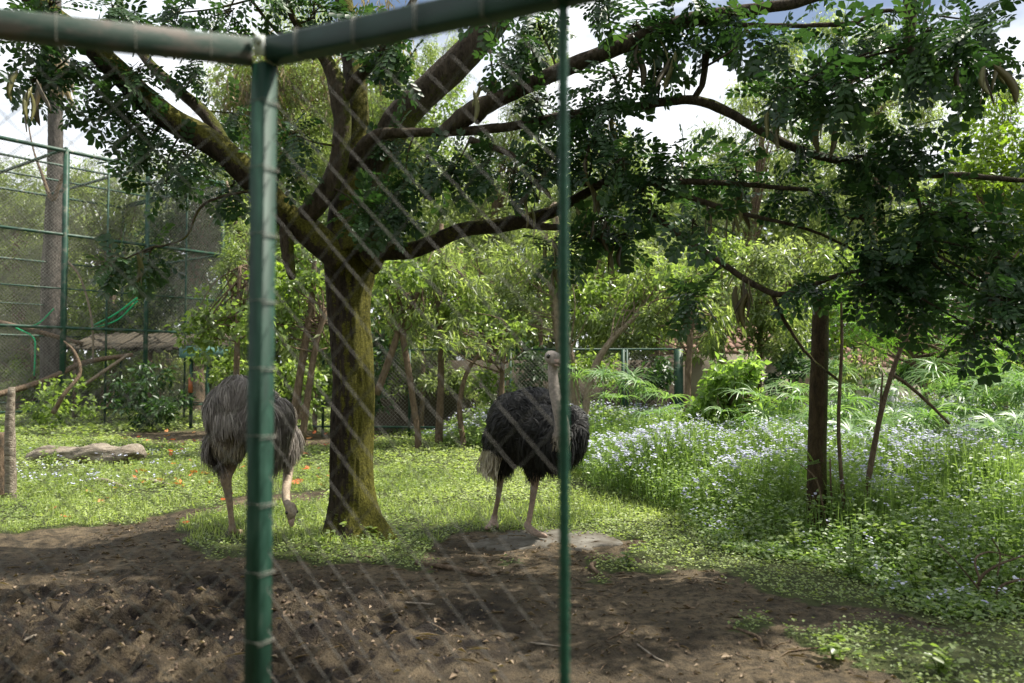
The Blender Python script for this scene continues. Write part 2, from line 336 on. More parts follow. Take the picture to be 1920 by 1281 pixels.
def build_ground():
    def ax(lo, hi, step, far_lo, far_hi, g=1.09):
        mid = list(np.arange(lo, hi, step)); a = []; s = step; v = lo
        while v > far_lo: s *= g; v -= s; a.append(v)
        b = []; s = step; v = mid[-1]
        while v < far_hi: s *= g; v += s; b.append(v)
        return np.array(a[::-1] + mid + b)
    X = ax(-3.6, 4.8, .028, -320, 320); Y = ax(4.0, 8.2, .028, -60, 600, 1.06)
    xx, yy = np.meshgrid(X, Y); x = xx.ravel(); y = yy.ravel(); z = gz(x, y)
    dm = dirtmask(x, y); nx, ny = len(X), len(Y)
    i = (np.arange(ny - 1)[:, None] * nx + np.arange(nx - 1)[None, :]).ravel()
    Fq = np.stack([i, i + 1, i + nx + 1, i + nx], 1)
    m, n, l, o = new_mat('ground_soil')
    at = n.new('ShaderNodeAttribute'); at.attribute_name = 'dirt'; cl = n.new('ShaderNodeAttribute'); cl.attribute_name = 'clod'
    tc = n.new('ShaderNodeTexCoord')
    def ns(s, d=8, r=.65):
        q = n.new('ShaderNodeTexNoise'); q.inputs['Scale'].default_value = s; q.inputs['Detail'].default_value = d; q.inputs['Roughness'].default_value = r; l.new(tc.outputs['Object'], q.inputs[0]); return q
    a, b, c = ns(1.6), ns(14, 8, .75), ns(70, 4)
    r1 = ramp(n, [(.35, (.078, .058, .035)), (.65, (.225, .172, .108))]); l.new(a.outputs['Fac'], r1.inputs[0])
    r2 = ramp(n, [(.38, (.25, .24, .22)), (.50, (.8, .8, .8)), (.64, (1.25, 1.2, 1.12))]); l.new(b.outputs['Fac'], r2.inputs[0])
    mu = n.new('ShaderNodeMixRGB'); mu.blend_type = 'MULTIPLY'; mu.inputs[0].default_value = 1; l.new(r1.outputs[0], mu.inputs[1]); l.new(r2.outputs[0], mu.inputs[2])
    mud = n.new('ShaderNodeMixRGB'); mud.inputs[2].default_value = (.016, .011, .008, 1); mm = n.new('ShaderNodeMath'); mm.operation = 'MULTIPLY'; mm.inputs[1].default_value = 1.0
    mc = ns(7, 7, .7); mcr = ramp(n, [(.42, (0, 0, 0)), (.56, (1, 1, 1))]); l.new(mc.outputs['Fac'], mcr.inputs[0]); l.new(mcr.outputs[0], mm.inputs[1])
    l.new(cl.outputs['Fac'], mm.inputs[0]); l.new(mm.outputs[0], mud.inputs[0]); l.new(mu.outputs[0], mud.inputs[1])
    rg = ramp(n, [(.35, (.045, .055, .02)), (.65, (.11, .13, .04))]); l.new(b.outputs['Fac'], rg.inputs[0])
    mx = n.new('ShaderNodeMixRGB'); l.new(at.outputs['Fac'], mx.inputs[0]); l.new(rg.outputs[0], mx.inputs[1]); l.new(mud.outputs[0], mx.inputs[2])
    p = n.new('ShaderNodeBsdfPrincipled'); p.inputs['Roughness'].default_value = .85; p.inputs['Specular IOR Level'].default_value = .25; l.new(mx.outputs[0], p.inputs['Base Color'])
    ad = n.new('ShaderNodeMath'); ad.operation = 'ADD'; l.new(b.outputs['Fac'], ad.inputs[0]); l.new(c.outputs['Fac'], ad.inputs[1])
    bu = n.new('ShaderNodeBump'); bu.inputs['Strength'].default_value = 1.0; bu.inputs['Distance'].default_value = .05; l.new(ad.outputs[0], bu.inputs['Height']); l.new(bu.outputs[0], p.inputs['Normal'])
    l.new(p.outputs[0], o.inputs[0])
    rid = 1 - np.abs(fbm(x * 5 + 3, y * 5, 4) - .5) * 2.6
    ob('ground', mesh_from('ground', np.stack([x, y, z], 1), Fq, m, True, attrs={'dirt': dm, 'clod': np.clip(clod_amp(x, y) * 1.5 + np.clip(fbm(x * 1.1 + 9, y * 1.1) - .5, 0, 1) * 2.2, 0, 1)}), kind='structure')
build_ground()

# ------------------------------------------------------------------ concrete slab under the black ostrich
def build_slab():
    pl = gp([(850, 1012), (885, 996), (960, 990), (1000, 983), (1060, 990), (1110, 994), (1150, 1004), (1160, 1016), (1120, 1021), (1080, 1028), (1010, 1023), (940, 1027), (890, 1020)])
    pts = catmull([(a, b, 0) for a, b in pl + pl[:1]], 5)[:-1, :2]; c = pts.mean(0)
    pts = pts + (rnd(len(pts), 2)) * .02; n = len(pts); z1 = float(gz(pts[:, 0], pts[:, 1]).mean()) + .008
    V = [(*((q - c) * 1.0), z1) for q in pts] + [(*((q - c) * 1.03), z1 - .015) for q in pts] + [(*((q - c) * 1.05), z1 - .14) for q in pts] + [(0, 0, z1 + .002)]
    F4 = [[i, (i + 1) % n, n + (i + 1) % n, n + i][::-1] for i in range(n)] + [[n + i, n + (i + 1) % n, 2 * n + (i + 1) % n, 2 * n + i][::-1] for i in range(n)]
    F3 = [[i, (i + 1) % n, 3 * n] for i in range(n)]
    o = ob('concrete_slab', mesh_from('concrete_slab', np.array(V), [np.array(F4), np.array(F3)], M['concrete']), loc=(c[0], c[1], 0))
    tag(o, 'worn pale grey concrete slab flush with the dirt under the black ostrich', 'slab')
build_slab()

# ------------------------------------------------------------------ corner fence close to the camera
def build_near_fence():
    C = np.array([-0.63, 2.0]); L = np.array([-1.95, 1.60]); R = np.array([1.25, 1.135]); ZT = 2.40
    t = thing('corner_fence', 'green painted steel fence corner with chain link close in front of the camera', 'fence', (C[0], C[1], 0))
    m, n, l, o = new_mat('green_fence_paint')
    tc = n.new('ShaderNodeTexCoord'); mp = n.new('ShaderNodeMapping'); mp.inputs['Scale'].default_value = (14, 14, 3); l.new(tc.outputs['Object'], mp.inputs[0])
    a = n.new('ShaderNodeTexNoise'); a.inputs['Scale'].default_value = 1.6; a.inputs['Detail'].default_value = 9; a.inputs['Roughness'].default_value = .7; l.new(mp.outputs[0], a.inputs[0])
    r = ramp(n, [(.30, (.004, .017, .011)), (.5, (.009, .042, .026)), (.60, (.022, .068, .046)), (.68, (.07, .10, .08))]); l.new(a.outputs['Fac'], r.inputs[0])
    p = n.new('ShaderNodeBsdfPrincipled'); p.inputs['Roughness'].default_value = .6; p.inputs['Specular IOR Level'].default_value = .3; l.new(r.outputs[0], p.inputs['Base Color'])
    l.new(p.outputs[0], o.inputs[0]); green = m
    worn = noise_mat('worn_fence_paint', [(.36, (.008, .04, .026)), (.5, (.04, .062, .048)), (.64, (.11, .09, .075))], 5, 9, .6, .1, 60, (2, 2, 6))
    dark = noise_mat('shaded_fence_paint', [(.3, (.004, .022, .015)), (.7, (.010, .048, .034))], 5, 9, .45, .1, 60, (2, 2, 6))  # right rail's paint, with the shade on its front put into the colour
    # post, square tube turned between the two runs
    def tubebox(w, h, L_, bev=.004):
        V = []; 
        prof = [(-w + bev, -h), (w - bev, -h), (w, -h + bev), (w, h - bev), (w - bev, h), (-w + bev, h), (-w, h - bev), (-w, -h + bev)]
        V = np.array([[a, b, 0] for a, b in prof] + [[a, b, L_] for a, b in prof]); j = np.arange(8); k = (j + 1) % 8
        return V, [np.stack([j, k, 8 + k, 8 + j], 1), np.array([[7, 6, 5, 4, 3, 2, 1, 0]]), np.array([[8, 9, 10, 11, 12, 13, 14, 15]])]
    V, Fc = tubebox(.0245, .0245, ZT - .03)
    po = ob('post', mesh_from('post', V, Fc, green), t); po.rotation_euler[2] = math.radians(61)
    def rail(A, B, z, mat, w=.026, h=.03, roll=0):
        d = B - A; Ln = float(np.linalg.norm(d)); V, Fc = tubebox(h, w, Ln)
        V = np.stack([V[:, 2], V[:, 1], V[:, 0]], 1)
        q = ob('rail', mesh_from('rail', V, [f[:, ::-1] for f in Fc], mat), t, (A[0] - C[0], A[1] - C[1], z)); q.rotation_euler[2] = math.atan2(d[1], d[0]); return q
    u = (L - C) / np.linalg.norm(L - C); v = (R - C) / np.linalg.norm(R - C)
    rail(C + u * .028, L, ZT, worn); rail(C + v * .026, R, ZT, dark)
    # bolt and bracket at the corner
    a = Acc(); V, Fc = tube(np.array([[.0, -.055, ZT + .015, .011], [.0, -.036, ZT + .015, .011]]), 8); a.add(V, Fc)
    V, Fc = box(-.012, .012, -.043, -.036, ZT - .02, ZT + .03); a.add(V, Fc)
    ob('bolt', a.mesh('bolt', noise_mat('bolt_metal', [(.3, (.3, .33, .31)), (.7, (.6, .62, .6))], 20, 4, .5, .1, 100)), t)
    # ribbed tension rod
    s = (0.108 + .63) / (v[0]); Rp = C + v * s; zs = np.arange(0.0, ZT - .03, .011)
    pr = np.array([[0, 0, z, .0098 + (.0022 if i % 2 else 0)] for i, z in enumerate(zs)]); V, Fc = tube(pr, 10)
    rodm = noise_mat('rod_paint', [(.3, (.008, .04, .025)), (.7, (.02, .08, .05))], 12, 6, .45, .1, 60)
    ob('tension_rod', mesh_from('tension_rod', V, Fc, rodm, True), t, (Rp[0] - C[0], Rp[1] - C[1], 0))
    # chain link: one shared zigzag wire, copied along each run
    w, per, th = .045, .094, .0011
    pts = []; k = 0; z = .04
    while z < ZT - .04:
        x = 0 if k % 2 == 0 else w; dx = .006 if k % 2 == 0 else -.006
        pts += [(x + dx, .0035 * (1 if k % 2 else -1), z - .007, th), (x, .0, z, th), (x + dx, -.0035 * (1 if k % 2 else -1), z + .007, th)]
        z += per / 2; k += 1
    V, Fc = tube(np.array(pts), 5); wm = mesh_from('chain_wire', V, Fc, M['wire'], True); pl_ = [(a, b, c, .0013) for a, b, c, _ in pts]; V, Fc = tube(np.array(pl_), 5); wm2 = mesh_from('chain_wire', V, Fc, noise_mat('pale_wire', [(.3, (.12, .115, .105)), (.7, (.22, .21, .19))], 30), True)
    for A, d, Ln in ((C + u * .03, u, np.linalg.norm(L - C)), (C + v * .03, v, s - .0)):
        for i in range(int(Ln / w) - 1):
            q = ob('chain_wire', wm2 if d is u else wm, t, (A[0] - C[0] + d[0] * i * w, A[1] - C[1] + d[1] * i * w, (i % 2) * per / 2 - .02)); q.rotation_euler[2] = math.atan2(d[1], d[0])
    # thin tie wires twisted round the post and the rails
    a = .0275; ring = np.array([(-a, -a, 0), (a, -a, .002), (a, a, .004), (-a, a, .006), (-a, -a, .008), (a, -a, .007)])
    V, Fc = tube(np.hstack([ring, np.full((6, 1), .0010)]), 5); tm = mesh_from('tie_wire', V, Fc, M['cagewire'])
    for z in np.arange(.25, 2.3, .168):
        q = ob('tie_wire', tm, t, (0, 0, z)); q.rotation_euler = (.03, 0, math.radians(61))
    for A, d, Ln in ((C, u, 1.3), (C, v, 1.7)):
        for s in np.arange(.12, Ln, .17):
            q = ob('tie_wire', tm, t, (d[0] * s, d[1] * s, ZT)); q.scale = (1.17, 1.1, 1); q.rotation_euler = (0, math.pi / 2, math.atan2(d[1], d[0]))
build_near_fence()

# ------------------------------------------------------------------ main tree
LIMBS = [  # px, py, width px, distance
 [(645, 490, 60, 7.46), (592, 445, 56, 7.4), (540, 405, 50, 7.3), (475, 335, 50, 7.2), (400, 268, 48, 7.1), (300, 208, 46, 7.0), (215, 130, 42, 6.9), (150, 70, 38, 6.8), (60, 0, 34, 6.7), (-60, -90, 26, 6.6)],
 [(470, 330, 26, 7.2), (425, 275, 26, 7.2), (385, 215, 24, 7.3), (330, 165, 20, 7.4), (275, 110, 18, 7.5), (230, 20, 14, 7.6), (210, -80, 9, 7.7)],
 [(560, 415, 38, 7.35), (600, 378, 38, 7.3), (632, 315, 36, 7.25), (641, 230, 33, 7.2), (632, 160, 36, 7.2), (612, 110, 24, 7.2), (570, 60, 16, 7.1), (540, 10, 12, 7.0), (530, -60, 9, 6.9)],
 [(655, 480, 76, 7.5), (645, 420, 62, 7.55), (660, 340, 54, 7.6), (668, 250, 48, 7.65), (668, 150, 44, 7.7), (655, 50, 38, 7.8), (640, -60, 30, 7.8), (660, -220, 22, 7.8)],
 [(640, 190, 26, 7.2), (670, 150, 22, 7.15), (710, 105, 20, 7.1), (745, 50, 16, 7.0), (790, -30, 12, 6.9)],
 [(690, 490, 60, 7.5), (712, 470, 40, 7.45), (760, 470, 32, 7.4), (810, 452, 30, 7.35), (862, 428, 28, 7.3), (950, 417, 28, 7.2), (1030, 398, 24, 7.1), (1085, 370, 18, 7.0), (1150, 335, 13, 6.9), (1220, 335, 10, 6.8)],
 [(960, 417, 16, 7.2), (1020, 424, 14, 7.1), (1075, 430, 10, 7.0), (1140, 455, 7, 6.9)],
 [(690, 480, 58, 7.5), (690, 400, 54, 7.6), (708, 310, 56, 7.7), (752, 222, 60, 7.8), (825, 155, 58, 7.8), (895, 85, 58, 7.8), (945, 20, 52, 7.8), (1020, -70, 44, 7.7), (1150, -200, 32, 7.6), (1330, -300, 20, 7.5)],
 [(660, 310, 34, 7.5), (700, 258, 24, 7.3), (760, 250, 18, 7.2), (830, 249, 17, 7.1), (890, 247, 18, 7.1), (960, 238, 18, 7.0), (1090, 215, 18, 6.9), (1200, 200, 17, 6.8), (1290, 187, 18, 6.7), (1355, 203, 18, 6.7), (1420, 240, 17, 6.6), (1500, 278, 16, 6.6), (1600, 306, 15, 6.5), (1690, 324, 13, 6.4), (1800, 326, 12, 6.3), (1930, 338, 9, 6.2)],
 [(830, 249, 26, 7.1), (880, 215, 40, 7.1), (950, 180, 30, 7.0), (1060, 130, 30, 6.9), (1180, 82, 30, 6.8), (1290, 42, 28, 6.7), (1440, 20, 22, 6.6), (1540, -2, 18, 6.5), (1700, -60, 12, 6.4)],
 [(890, 225, 22, 7.1), (915, 190, 20, 7.0), (925, 150, 14, 7.0)],
 [(880, 262, 14, 7.1), (960, 290, 12, 7.0), (1060, 338, 12, 6.9), (1180, 345, 11, 6.8), (1290, 340, 12, 6.7), (1400, 346, 10, 6.6), (1520, 356, 8, 6.5)],
 [(1325, 85, 18, 6.7), (1318, 150, 12, 6.7), (1300, 185, 12, 6.7)],
 [(1230, 350, 10, 6.8), (1300, 375, 12, 6.7), (1380, 398, 10, 6.6), (1500, 430, 6, 6.5), (1600, 470, 5, 6.4)],
 [(1215, 395, 10, 6.8), (1250, 425, 12, 6.7), (1340, 488, 12, 6.6), (1448, 552, 12, 6.5), (1520, 535, 10, 6.4), (1580, 515, 8, 6.3), (1650, 505, 6, 6.2)],
 [(1448, 552, 8, 6.5), (1478, 610, 7, 6.5), (1520, 670, 6, 6.5), (1570, 712, 5, 6.5)],
 [(1290, 44, 9, 6.7), (1440, 48, 9, 6.6), (1540, 45, 9, 6.6), (1600, 42, 9, 6.5), (1655, 20, 8, 6.5), (1700, 20, 6, 6.4)],
 [(1605, 42, 7, 6.5), (1650, 70, 7, 6.5), (1690, 95, 5, 6.4)],
 [(1705, -60, 26, 5.4), (1706, 20, 24, 5.4), (1704, 90, 20, 5.4), (1725, 130, 10, 5.4)],
 [(1660, 312, 9, 6.4), (1700, 345, 8, 6.3), (1725, 400, 6, 6.2), (1710, 450, 5, 6.2)],
 [(540, 420, 30, 7.3), (543, 480, 22, 7.3), (548, 520, 14, 7.25)],
 [(470, 358, 6, 7.1), (420, 366, 5, 7.05), (372, 388, 5, 7.0), (345, 440, 4, 6.9), (290, 462, 4, 6.8)],
 [(590, 110, 8, 7.2), (520, 60, 7, 7.1), (470, 0, 6, 7.0)],
 [(1500, -120, 30, 6.3), (1650, -150, 26, 6.2), (1850, -140, 20, 6.0), (2050, -160, 14, 5.8)],
]
CL = [  # leaf clusters: px, py, radius px, distance
 (60, 70, 75, 6.4), (20, 130, 60, 6.2), (110, 20, 90, 6.6), (230, 20, 90, 6.8), (330, 30, 80, 6.9), (430, 30, 70, 7.0), (520, 10, 70, 7.1), (600, 30, 60, 7.2),
 (180, 190, 65, 6.9), (235, 215, 60, 6.9), (160, 130, 60, 6.8), (280, 160, 60, 7.0), (300, 260, 70, 7.1), (360, 310, 70, 7.2), (290, 330, 50, 7.1), (420, 190, 55, 7.3), (430, 350, 45, 7.3), (230, 270, 45, 6.9), (380, 130, 60, 7.4),
 (540, 310, 38, 7.1), (565, 270, 30, 7.2), (700, 60, 50, 7.1), (740, 100, 40, 7.0), (640, 20, 70, 7.4),
 (700, 370, 45, 7.2), (735, 405, 45, 7.2), (690, 410, 35, 7.2), (760, 340, 45, 7.1), (800, 300, 40, 7.0), (850, 320, 45, 7.0), (910, 300, 45, 6.9), (960, 330, 50, 6.9), (1010, 300, 45, 6.9), (720, 240, 30, 7.1), (735, 110, 28, 6.8),
 (960, 120, 40, 6.7), (985, 90, 35, 6.7), (930, 30, 45, 7.2), (1010, 40, 50, 7.0), (1010, 175, 35, 6.7),
 (1090, 170, 60, 6.6), (1130, 200, 60, 6.6), (1080, 230, 60, 6.7), (1100, 280, 50, 6.7), (1060, 290, 45, 6.7), (1150, 150, 50, 6.6),
 (1130, 30, 60, 6.7), (1200, 20, 55, 6.6), (1260, 60, 50, 6.5), (1320, 60, 55, 6.4), (1300, 10, 55, 6.5), (1380, 20, 50, 6.4), (1240, 110, 35, 6.5),
 (1380, 110, 40, 6.4), (1430, 110, 40, 6.3), (1480, 150, 60, 6.0), (1540, 130, 60, 5.9), (1510, 200, 60, 6.0), (1570, 180, 55, 5.9), (1460, 190, 45, 6.0), (1560, 90, 40, 6.2),
 (1540, 250, 40, 6.2), (1720, 75, 45, 5.3), (1765, 90, 40, 5.3), (1800, 75, 35, 5.2), (1700, 125, 35, 5.4), (1690, 30, 45, 5.6), (1850, 120, 40, 5.9), (1890, 60, 50, 6.0), (1770, 10, 45, 6.0), (1860, 10, 50, 6.0), (1900, 110, 45, 5.8),
 (1150, 330, 60, 6.8), (1200, 370, 60, 6.8), (1130, 400, 60, 6.8), (1180, 440, 55, 6.8), (1110, 450, 45, 6.8), (1230, 310, 55, 6.7),
 (1290, 280, 55, 6.7), (1340, 290, 55, 6.7), (1390, 310, 50, 6.6), (1480, 340, 45, 6.5), (1550, 360, 55, 6.4),
 (1700, 240, 55, 6.1), (1730, 280, 50, 6.1), (1600, 300, 55, 6.3), (1660, 330, 60, 6.2), (1620, 400, 70, 6.1), (1690, 410, 70, 6.0), (1760, 400, 70, 6.0), (1830, 400, 70, 5.9), (1900, 420, 70, 5.8),
 (1620, 470, 60, 6.2), (1700, 490, 70, 6.0), (1780, 480, 75, 5.9), (1850, 490, 75, 5.8), (1910, 520, 70, 5.7), (1680, 550, 50, 6.1), (1760, 560, 60, 5.9), (1840, 570, 60, 5.8), (1900, 600, 55, 5.7), (1500, 530, 35, 6.4), (1590, 540, 40, 6.3),
 (1870, 350, 50, 5.9), (1940, 300, 50, 5.9), (1800, 620, 40, 5.9), (265, 465, 42, 6.8), (245, 490, 28, 6.8), (1270, 440, 40, 6.7), (1060, 470, 28, 6.8), (1290, 560, 28, 6.6)]
PODS = [(20, 165, 3), (55, 190, 3), (75, 180, 2), (1035, 480, 4), (1045, 520, 3), (1212, 120, 3), (1240, 130, 4), (1228, 100, 3), (955, 330, 2), (1010, 345, 3), (985, 370, 2), (1095, 330, 3), (1110, 380, 3), (1130, 440, 4), (1155, 480, 4),
        (1330, 410, 4), (1370, 430, 4), (1385, 400, 3), (1400, 570, 5), (1385, 555, 3), (1150, 260, 2), (1460, 230, 3), (1545, 240, 3), (1775, 170, 2), (1845, 150, 3), (1870, 135, 3), (1740, 20, 2), (1090, 420, 2), (265, 500, 2), (1290, 590, 3), (900, 190, 2), (1000, 410, 2)]

PIN = [pinnate(6, .58, .27, True, .16), pinnate(5, .62, .32, True, .25), pinnate(6, .55, .26, True, .1)]
PIN_S = pinnate(6, .5, .28, False, .15)

def fork_tree_leaves(clusters, limb_pts, twigs, cnt, L=(.22, .33), proto_list=PIN):
    """returns pos, dir, nrm, len, tint for compound leaves; adds twigs"""
    P_, D_, N_, S_, T_ = [], [], [], [], []
    for (c, R) in clusters:
        j = np.argmin(np.linalg.norm(limb_pts[:, :3] - c, axis=1)); a = limb_pts[j, :3]
        ns = 6 + int(R * 6)
        if np.linalg.norm(a - c) > R * .5: V, Fc = tube(catmull([(*a, .011), (*((a + c) / 2 + RNG.normal(size=3) * R * .15), .009), (*c, .006)], 4), 5, False); twigs.add(V, Fc); a = c + (a - c) * min(1., .15 * R / np.linalg.norm(a - c))
        for s in range(ns):
            e = c + unit(RNG.normal(size=3)) * R * RNG.uniform(.35, 1.0) * np.array([1, 1, .75]); m = (a * .35 + c * .65) + RNG.normal(size=3) * R * .15
            q = catmull([(*a, .008), (*m, .005), (*e, .0018)], 4)
            if RNG.random() < .85: V, Fc = tube(q, 4, False); twigs.add(V, Fc)
            n = max(3, int(cnt * R * R / ns)); k = RNG.uniform(.45, 1, n); idx = np.clip((k * (len(q) - 1)).astype(int), 0, len(q) - 1)
            pos = q[idx, :3] + rnd(n) * .04 * (R + .4); out = unit(pos - c + rnd(n) * .1)
            d = unit(out * .8 + rnd(n) * .55 + np.array([0, 0, -.35])); nn = unit(rnd(n) * .45 + np.array([0, 0, 1.]))
            P_.append(pos); D_.append(d); N_.append(nn); S_.append(RNG.uniform(L[0], L[1], n)); T_.append(np.clip(RNG.normal(.5, .22, n), 0, 1))
    return [np.concatenate(q) for q in (P_, D_, N_, S_, T_)]

def build_main_tree():
    b = np.append(G(668, 1003), 0); b[2] = float(gz(b[0], b[1]))
    t = thing('shade_tree', 'big forked tree with mossy dark trunk and long pods, standing between the ostriches', 'tree', b)
    def W(px, py, w, d): p = P(px, py, d); return [p[0] - b[0], p[1] - b[1], p[2] - b[2], w / 2 * d / F]
    d = b[1]
    tr = [W(665, 1035, 108, d), W(664, 1008, 104, d), W(662, 985, 96, d), W(660, 940, 86, d), W(659, 850, 79, d), W(663, 740, 80, d), W(658, 640, 77, d), W(653, 560, 80, d), W(656, 500, 94, d), W(660, 455, 92, d), W(668, 420, 60, d)]
    q = catmull(tr, 20); V, Fc = tube(q, 90, rough=.12, seed=3)
    # root flare and lumps
    z = V[:, 2]; c = np.array([np.interp(z, q[:, 2], q[:, 0]), np.interp(z, q[:, 2], q[:, 1])]).T
    ang = np.arctan2(V[:, 1] - c[:, 1], V[:, 0] - c[:, 0]); fl = np.exp(-np.clip(z, -.2, 9) / .20)
    k = 1 + fl * (.18 + .45 * np.clip(np.cos(ang * 3 + .9), 0, 1) ** 1.5 + .22 * np.cos(ang + .3)) + .05 * (fbm(np.cos(ang) * 3 + 20, np.sin(ang) * 3 + z * 4, 4) - .5) * 2 - .05 * np.clip(1 - np.abs(fbm(np.cos(ang) * 9 + 40, np.sin(ang) * 9 + z * 2.5, 3) - .5) * 9, 0, 1)
    V[:, :2] = c + (V[:, :2] - c) * k[:, None]
    ob('trunk', mesh_from('trunk', V, Fc, M['bark'], True), t)
    pts = []; twigs = Acc()
    for i, lb in enumerate(LIMBS):
        q = catmull([W(*p) for p in lb], 8)
        n = len(q); q[1:-1, :3] += np.cumsum(rnd(n - 2) * .002, 0) - np.linspace(0, 1, n - 2)[:, None] * 0
        V, Fc = tube(q, 18 if lb[0][2] > 30 else 9, rough=.13, seed=i)
        ob('branch', mesh_from('branch', V, Fc, M['bark'] if lb[0][2] > 40 and i != 7 else M['bark_hi'], True), t); pts.append(q)
    pts = np.vstack(pts)
    cl = []
    for px, py, r, dd in CL:
        p = P(px, py, dd) - b + np.array([0, RNG.normal() * .25, 0]); cl.append((p, .85 * r * dd / F))
    pos, dr, nn, sc, ti = fork_tree_leaves(cl, pts, twigs, 330)
    # overhead canopy, above the picture, that shades the foreground
    over = []
    for k in range(64):
        gx = RNG.uniform(-4.6, 7.5); gy = RNG.uniform(2.6, 8.6 - .12 * abs(gx - 1)); zz = RNG.uniform(5.8, 7.4)
        c = np.array([gx + SUN[0] / SUN[2] * zz, gy + SUN[1] / SUN[2] * zz, zz])
        if c[2] < 1.6 + 700 / F * c[1] + .45: c[2] = 1.6 + 700 / F * c[1] + .45
        over.append((c - b, RNG.uniform(.45, .8)))
    for k in range(30):
        gx = RNG.uniform(1.5, 7.0); gy = RNG.uniform(4.8, 8.0); zz = RNG.uniform(6.2, 7.6); c = np.array([gx + SUN[0] / SUN[2] * zz, gy + SUN[1] / SUN[2] * zz, zz])
        c[2] = max(c[2], 1.6 + 700 / F * c[1] + .5); over.append((c - b, RNG.uniform(.4, .7)))
    sel = [o for o in over]
    # two stout boughs carrying the overhead canopy
    for i, lb in enumerate(([(668, -200, 26, 7.8)], )): pass
    h1 = [np.array([2.0, .2, 5.6]), np.array([5.5, -.8, 6.2]), np.array([10.5, -1.5, 6.6])]
    q = catmull([[*pts[np.argmin(np.linalg.norm(pts[:, :3] - np.array([2.0, .3, 5.0]), axis=1)), :3], .09]] + [[*p, r] for p, r in zip(h1, (.08, .055, .02))], 8)
    V, Fc = tube(q, 9, rough=.1); ob('branch', mesh_from('branch', V, Fc, M['bark_hi'], True), t)
    q2 = catmull([[2.0, .2, 5.6, .07], [4.0, -2.5, 6.0, .05], [7.0, -4.5, 6.3, .02]], 8); V, Fc = tube(q2, 9, rough=.1); ob('branch', mesh_from('branch', V, Fc, M['bark_hi'], True), t)
    p2, d2, n2, s2, t2 = fork_tree_leaves(sel, np.vstack([pts, q, q2]), twigs, 105, (.26, .36))
    # the 300 leaves nearest the camera are objects of their own
    wpos = pos + b; px = 960 + wpos[:, 0] / wpos[:, 1] * F; py = 690 - (wpos[:, 2] - CAM_H) / wpos[:, 1] * F
    vis = (px > 10) & (px < 1910) & (py > 10) & (py < 700); score = np.where(vis, sc / np.linalg.norm(wpos, axis=1), 0)
    order = np.argsort(-score); big = order[:300]; rest = np.setdiff1d(np.arange(len(pos)), big)
    lm = []
    for PV, PF in PIN:
        for tv in (.25, .5, .75):
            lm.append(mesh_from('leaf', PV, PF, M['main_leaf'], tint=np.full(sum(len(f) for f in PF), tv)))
    R = frames(dr[big], nn[big])
    from mathutils import Matrix
    for k, i in enumerate(big):
        o = ob('leaf', lm[int(RNG.integers(len(lm)))], t); m = Matrix([[*R[k][r], 0] for r in range(3)] + [[0, 0, 0, 1]])
        o.matrix_local = Matrix.Translation(Vector(pos[i])) @ m @ Matrix.Scale(float(sc[i]), 4)
    a = Acc(); ch = RNG.integers(0, 3, len(rest))
    for v in range(3):
        s = rest[ch == v]; scatter(a, PIN[v], pos[s], dr[s], nn[s], sc[s], ti[s])
    scatter(a, PIN_S, p2, d2, n2, s2, t2)
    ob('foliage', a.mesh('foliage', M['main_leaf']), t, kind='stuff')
    ob('twigs', twigs.mesh('twigs', M['bark_hi'], True), t, kind='stuff')
    # hanging seed pods
    pm = []
    for v in range(3):
        n = 9; s = np.linspace(0, 1, n); wv = .085 * np.sin(np.pi * np.clip(s * 1.02, 0, 1)) ** .45 + .004; cx = .13 * np.sin(s * 3.2 + v * 1.3) ; Vv = []
        for i in range(n):
            th = .012 * (1 + .6 * (i % 2))
            Vv += [(cx[i] - wv[i] / 1, 0, -s[i]), (cx[i], th, -s[i]), (cx[i] + wv[i] / 1, 0, -s[i]), (cx[i], -th, -s[i])]
        Fv = [[4 * i + j, 4 * i + (j + 1) % 4, 4 * i + 4 + (j + 1) % 4, 4 * i + 4 + j] for i in range(n - 1) for j in range(4)]
        for tv in (.15, .5, .8): pm.append(mesh_from('seed_pod', np.array(Vv), np.array(Fv), M['pod'], tint=np.full(len(Fv), tv)))
    for px_, py_, n in PODS:
        c0 = min(CL, key=lambda c: (c[0] - px_) ** 2 + (c[1] - py_) ** 2); dd = c0[3] - .05
        for k in range(n):
            p = P(px_ + RNG.normal() * 9, py_ - 28 + RNG.normal() * 8, dd + RNG.normal() * .08) - b
            o = ob('seed_pod', pm[int(RNG.integers(len(pm)))], t, p); s = RNG.uniform(.18, .34); o.scale = (s, s, s); o.rotation_euler = (RNG.normal() * .12, RNG.normal() * .14, RNG.uniform(0, 3))
build_main_tree()

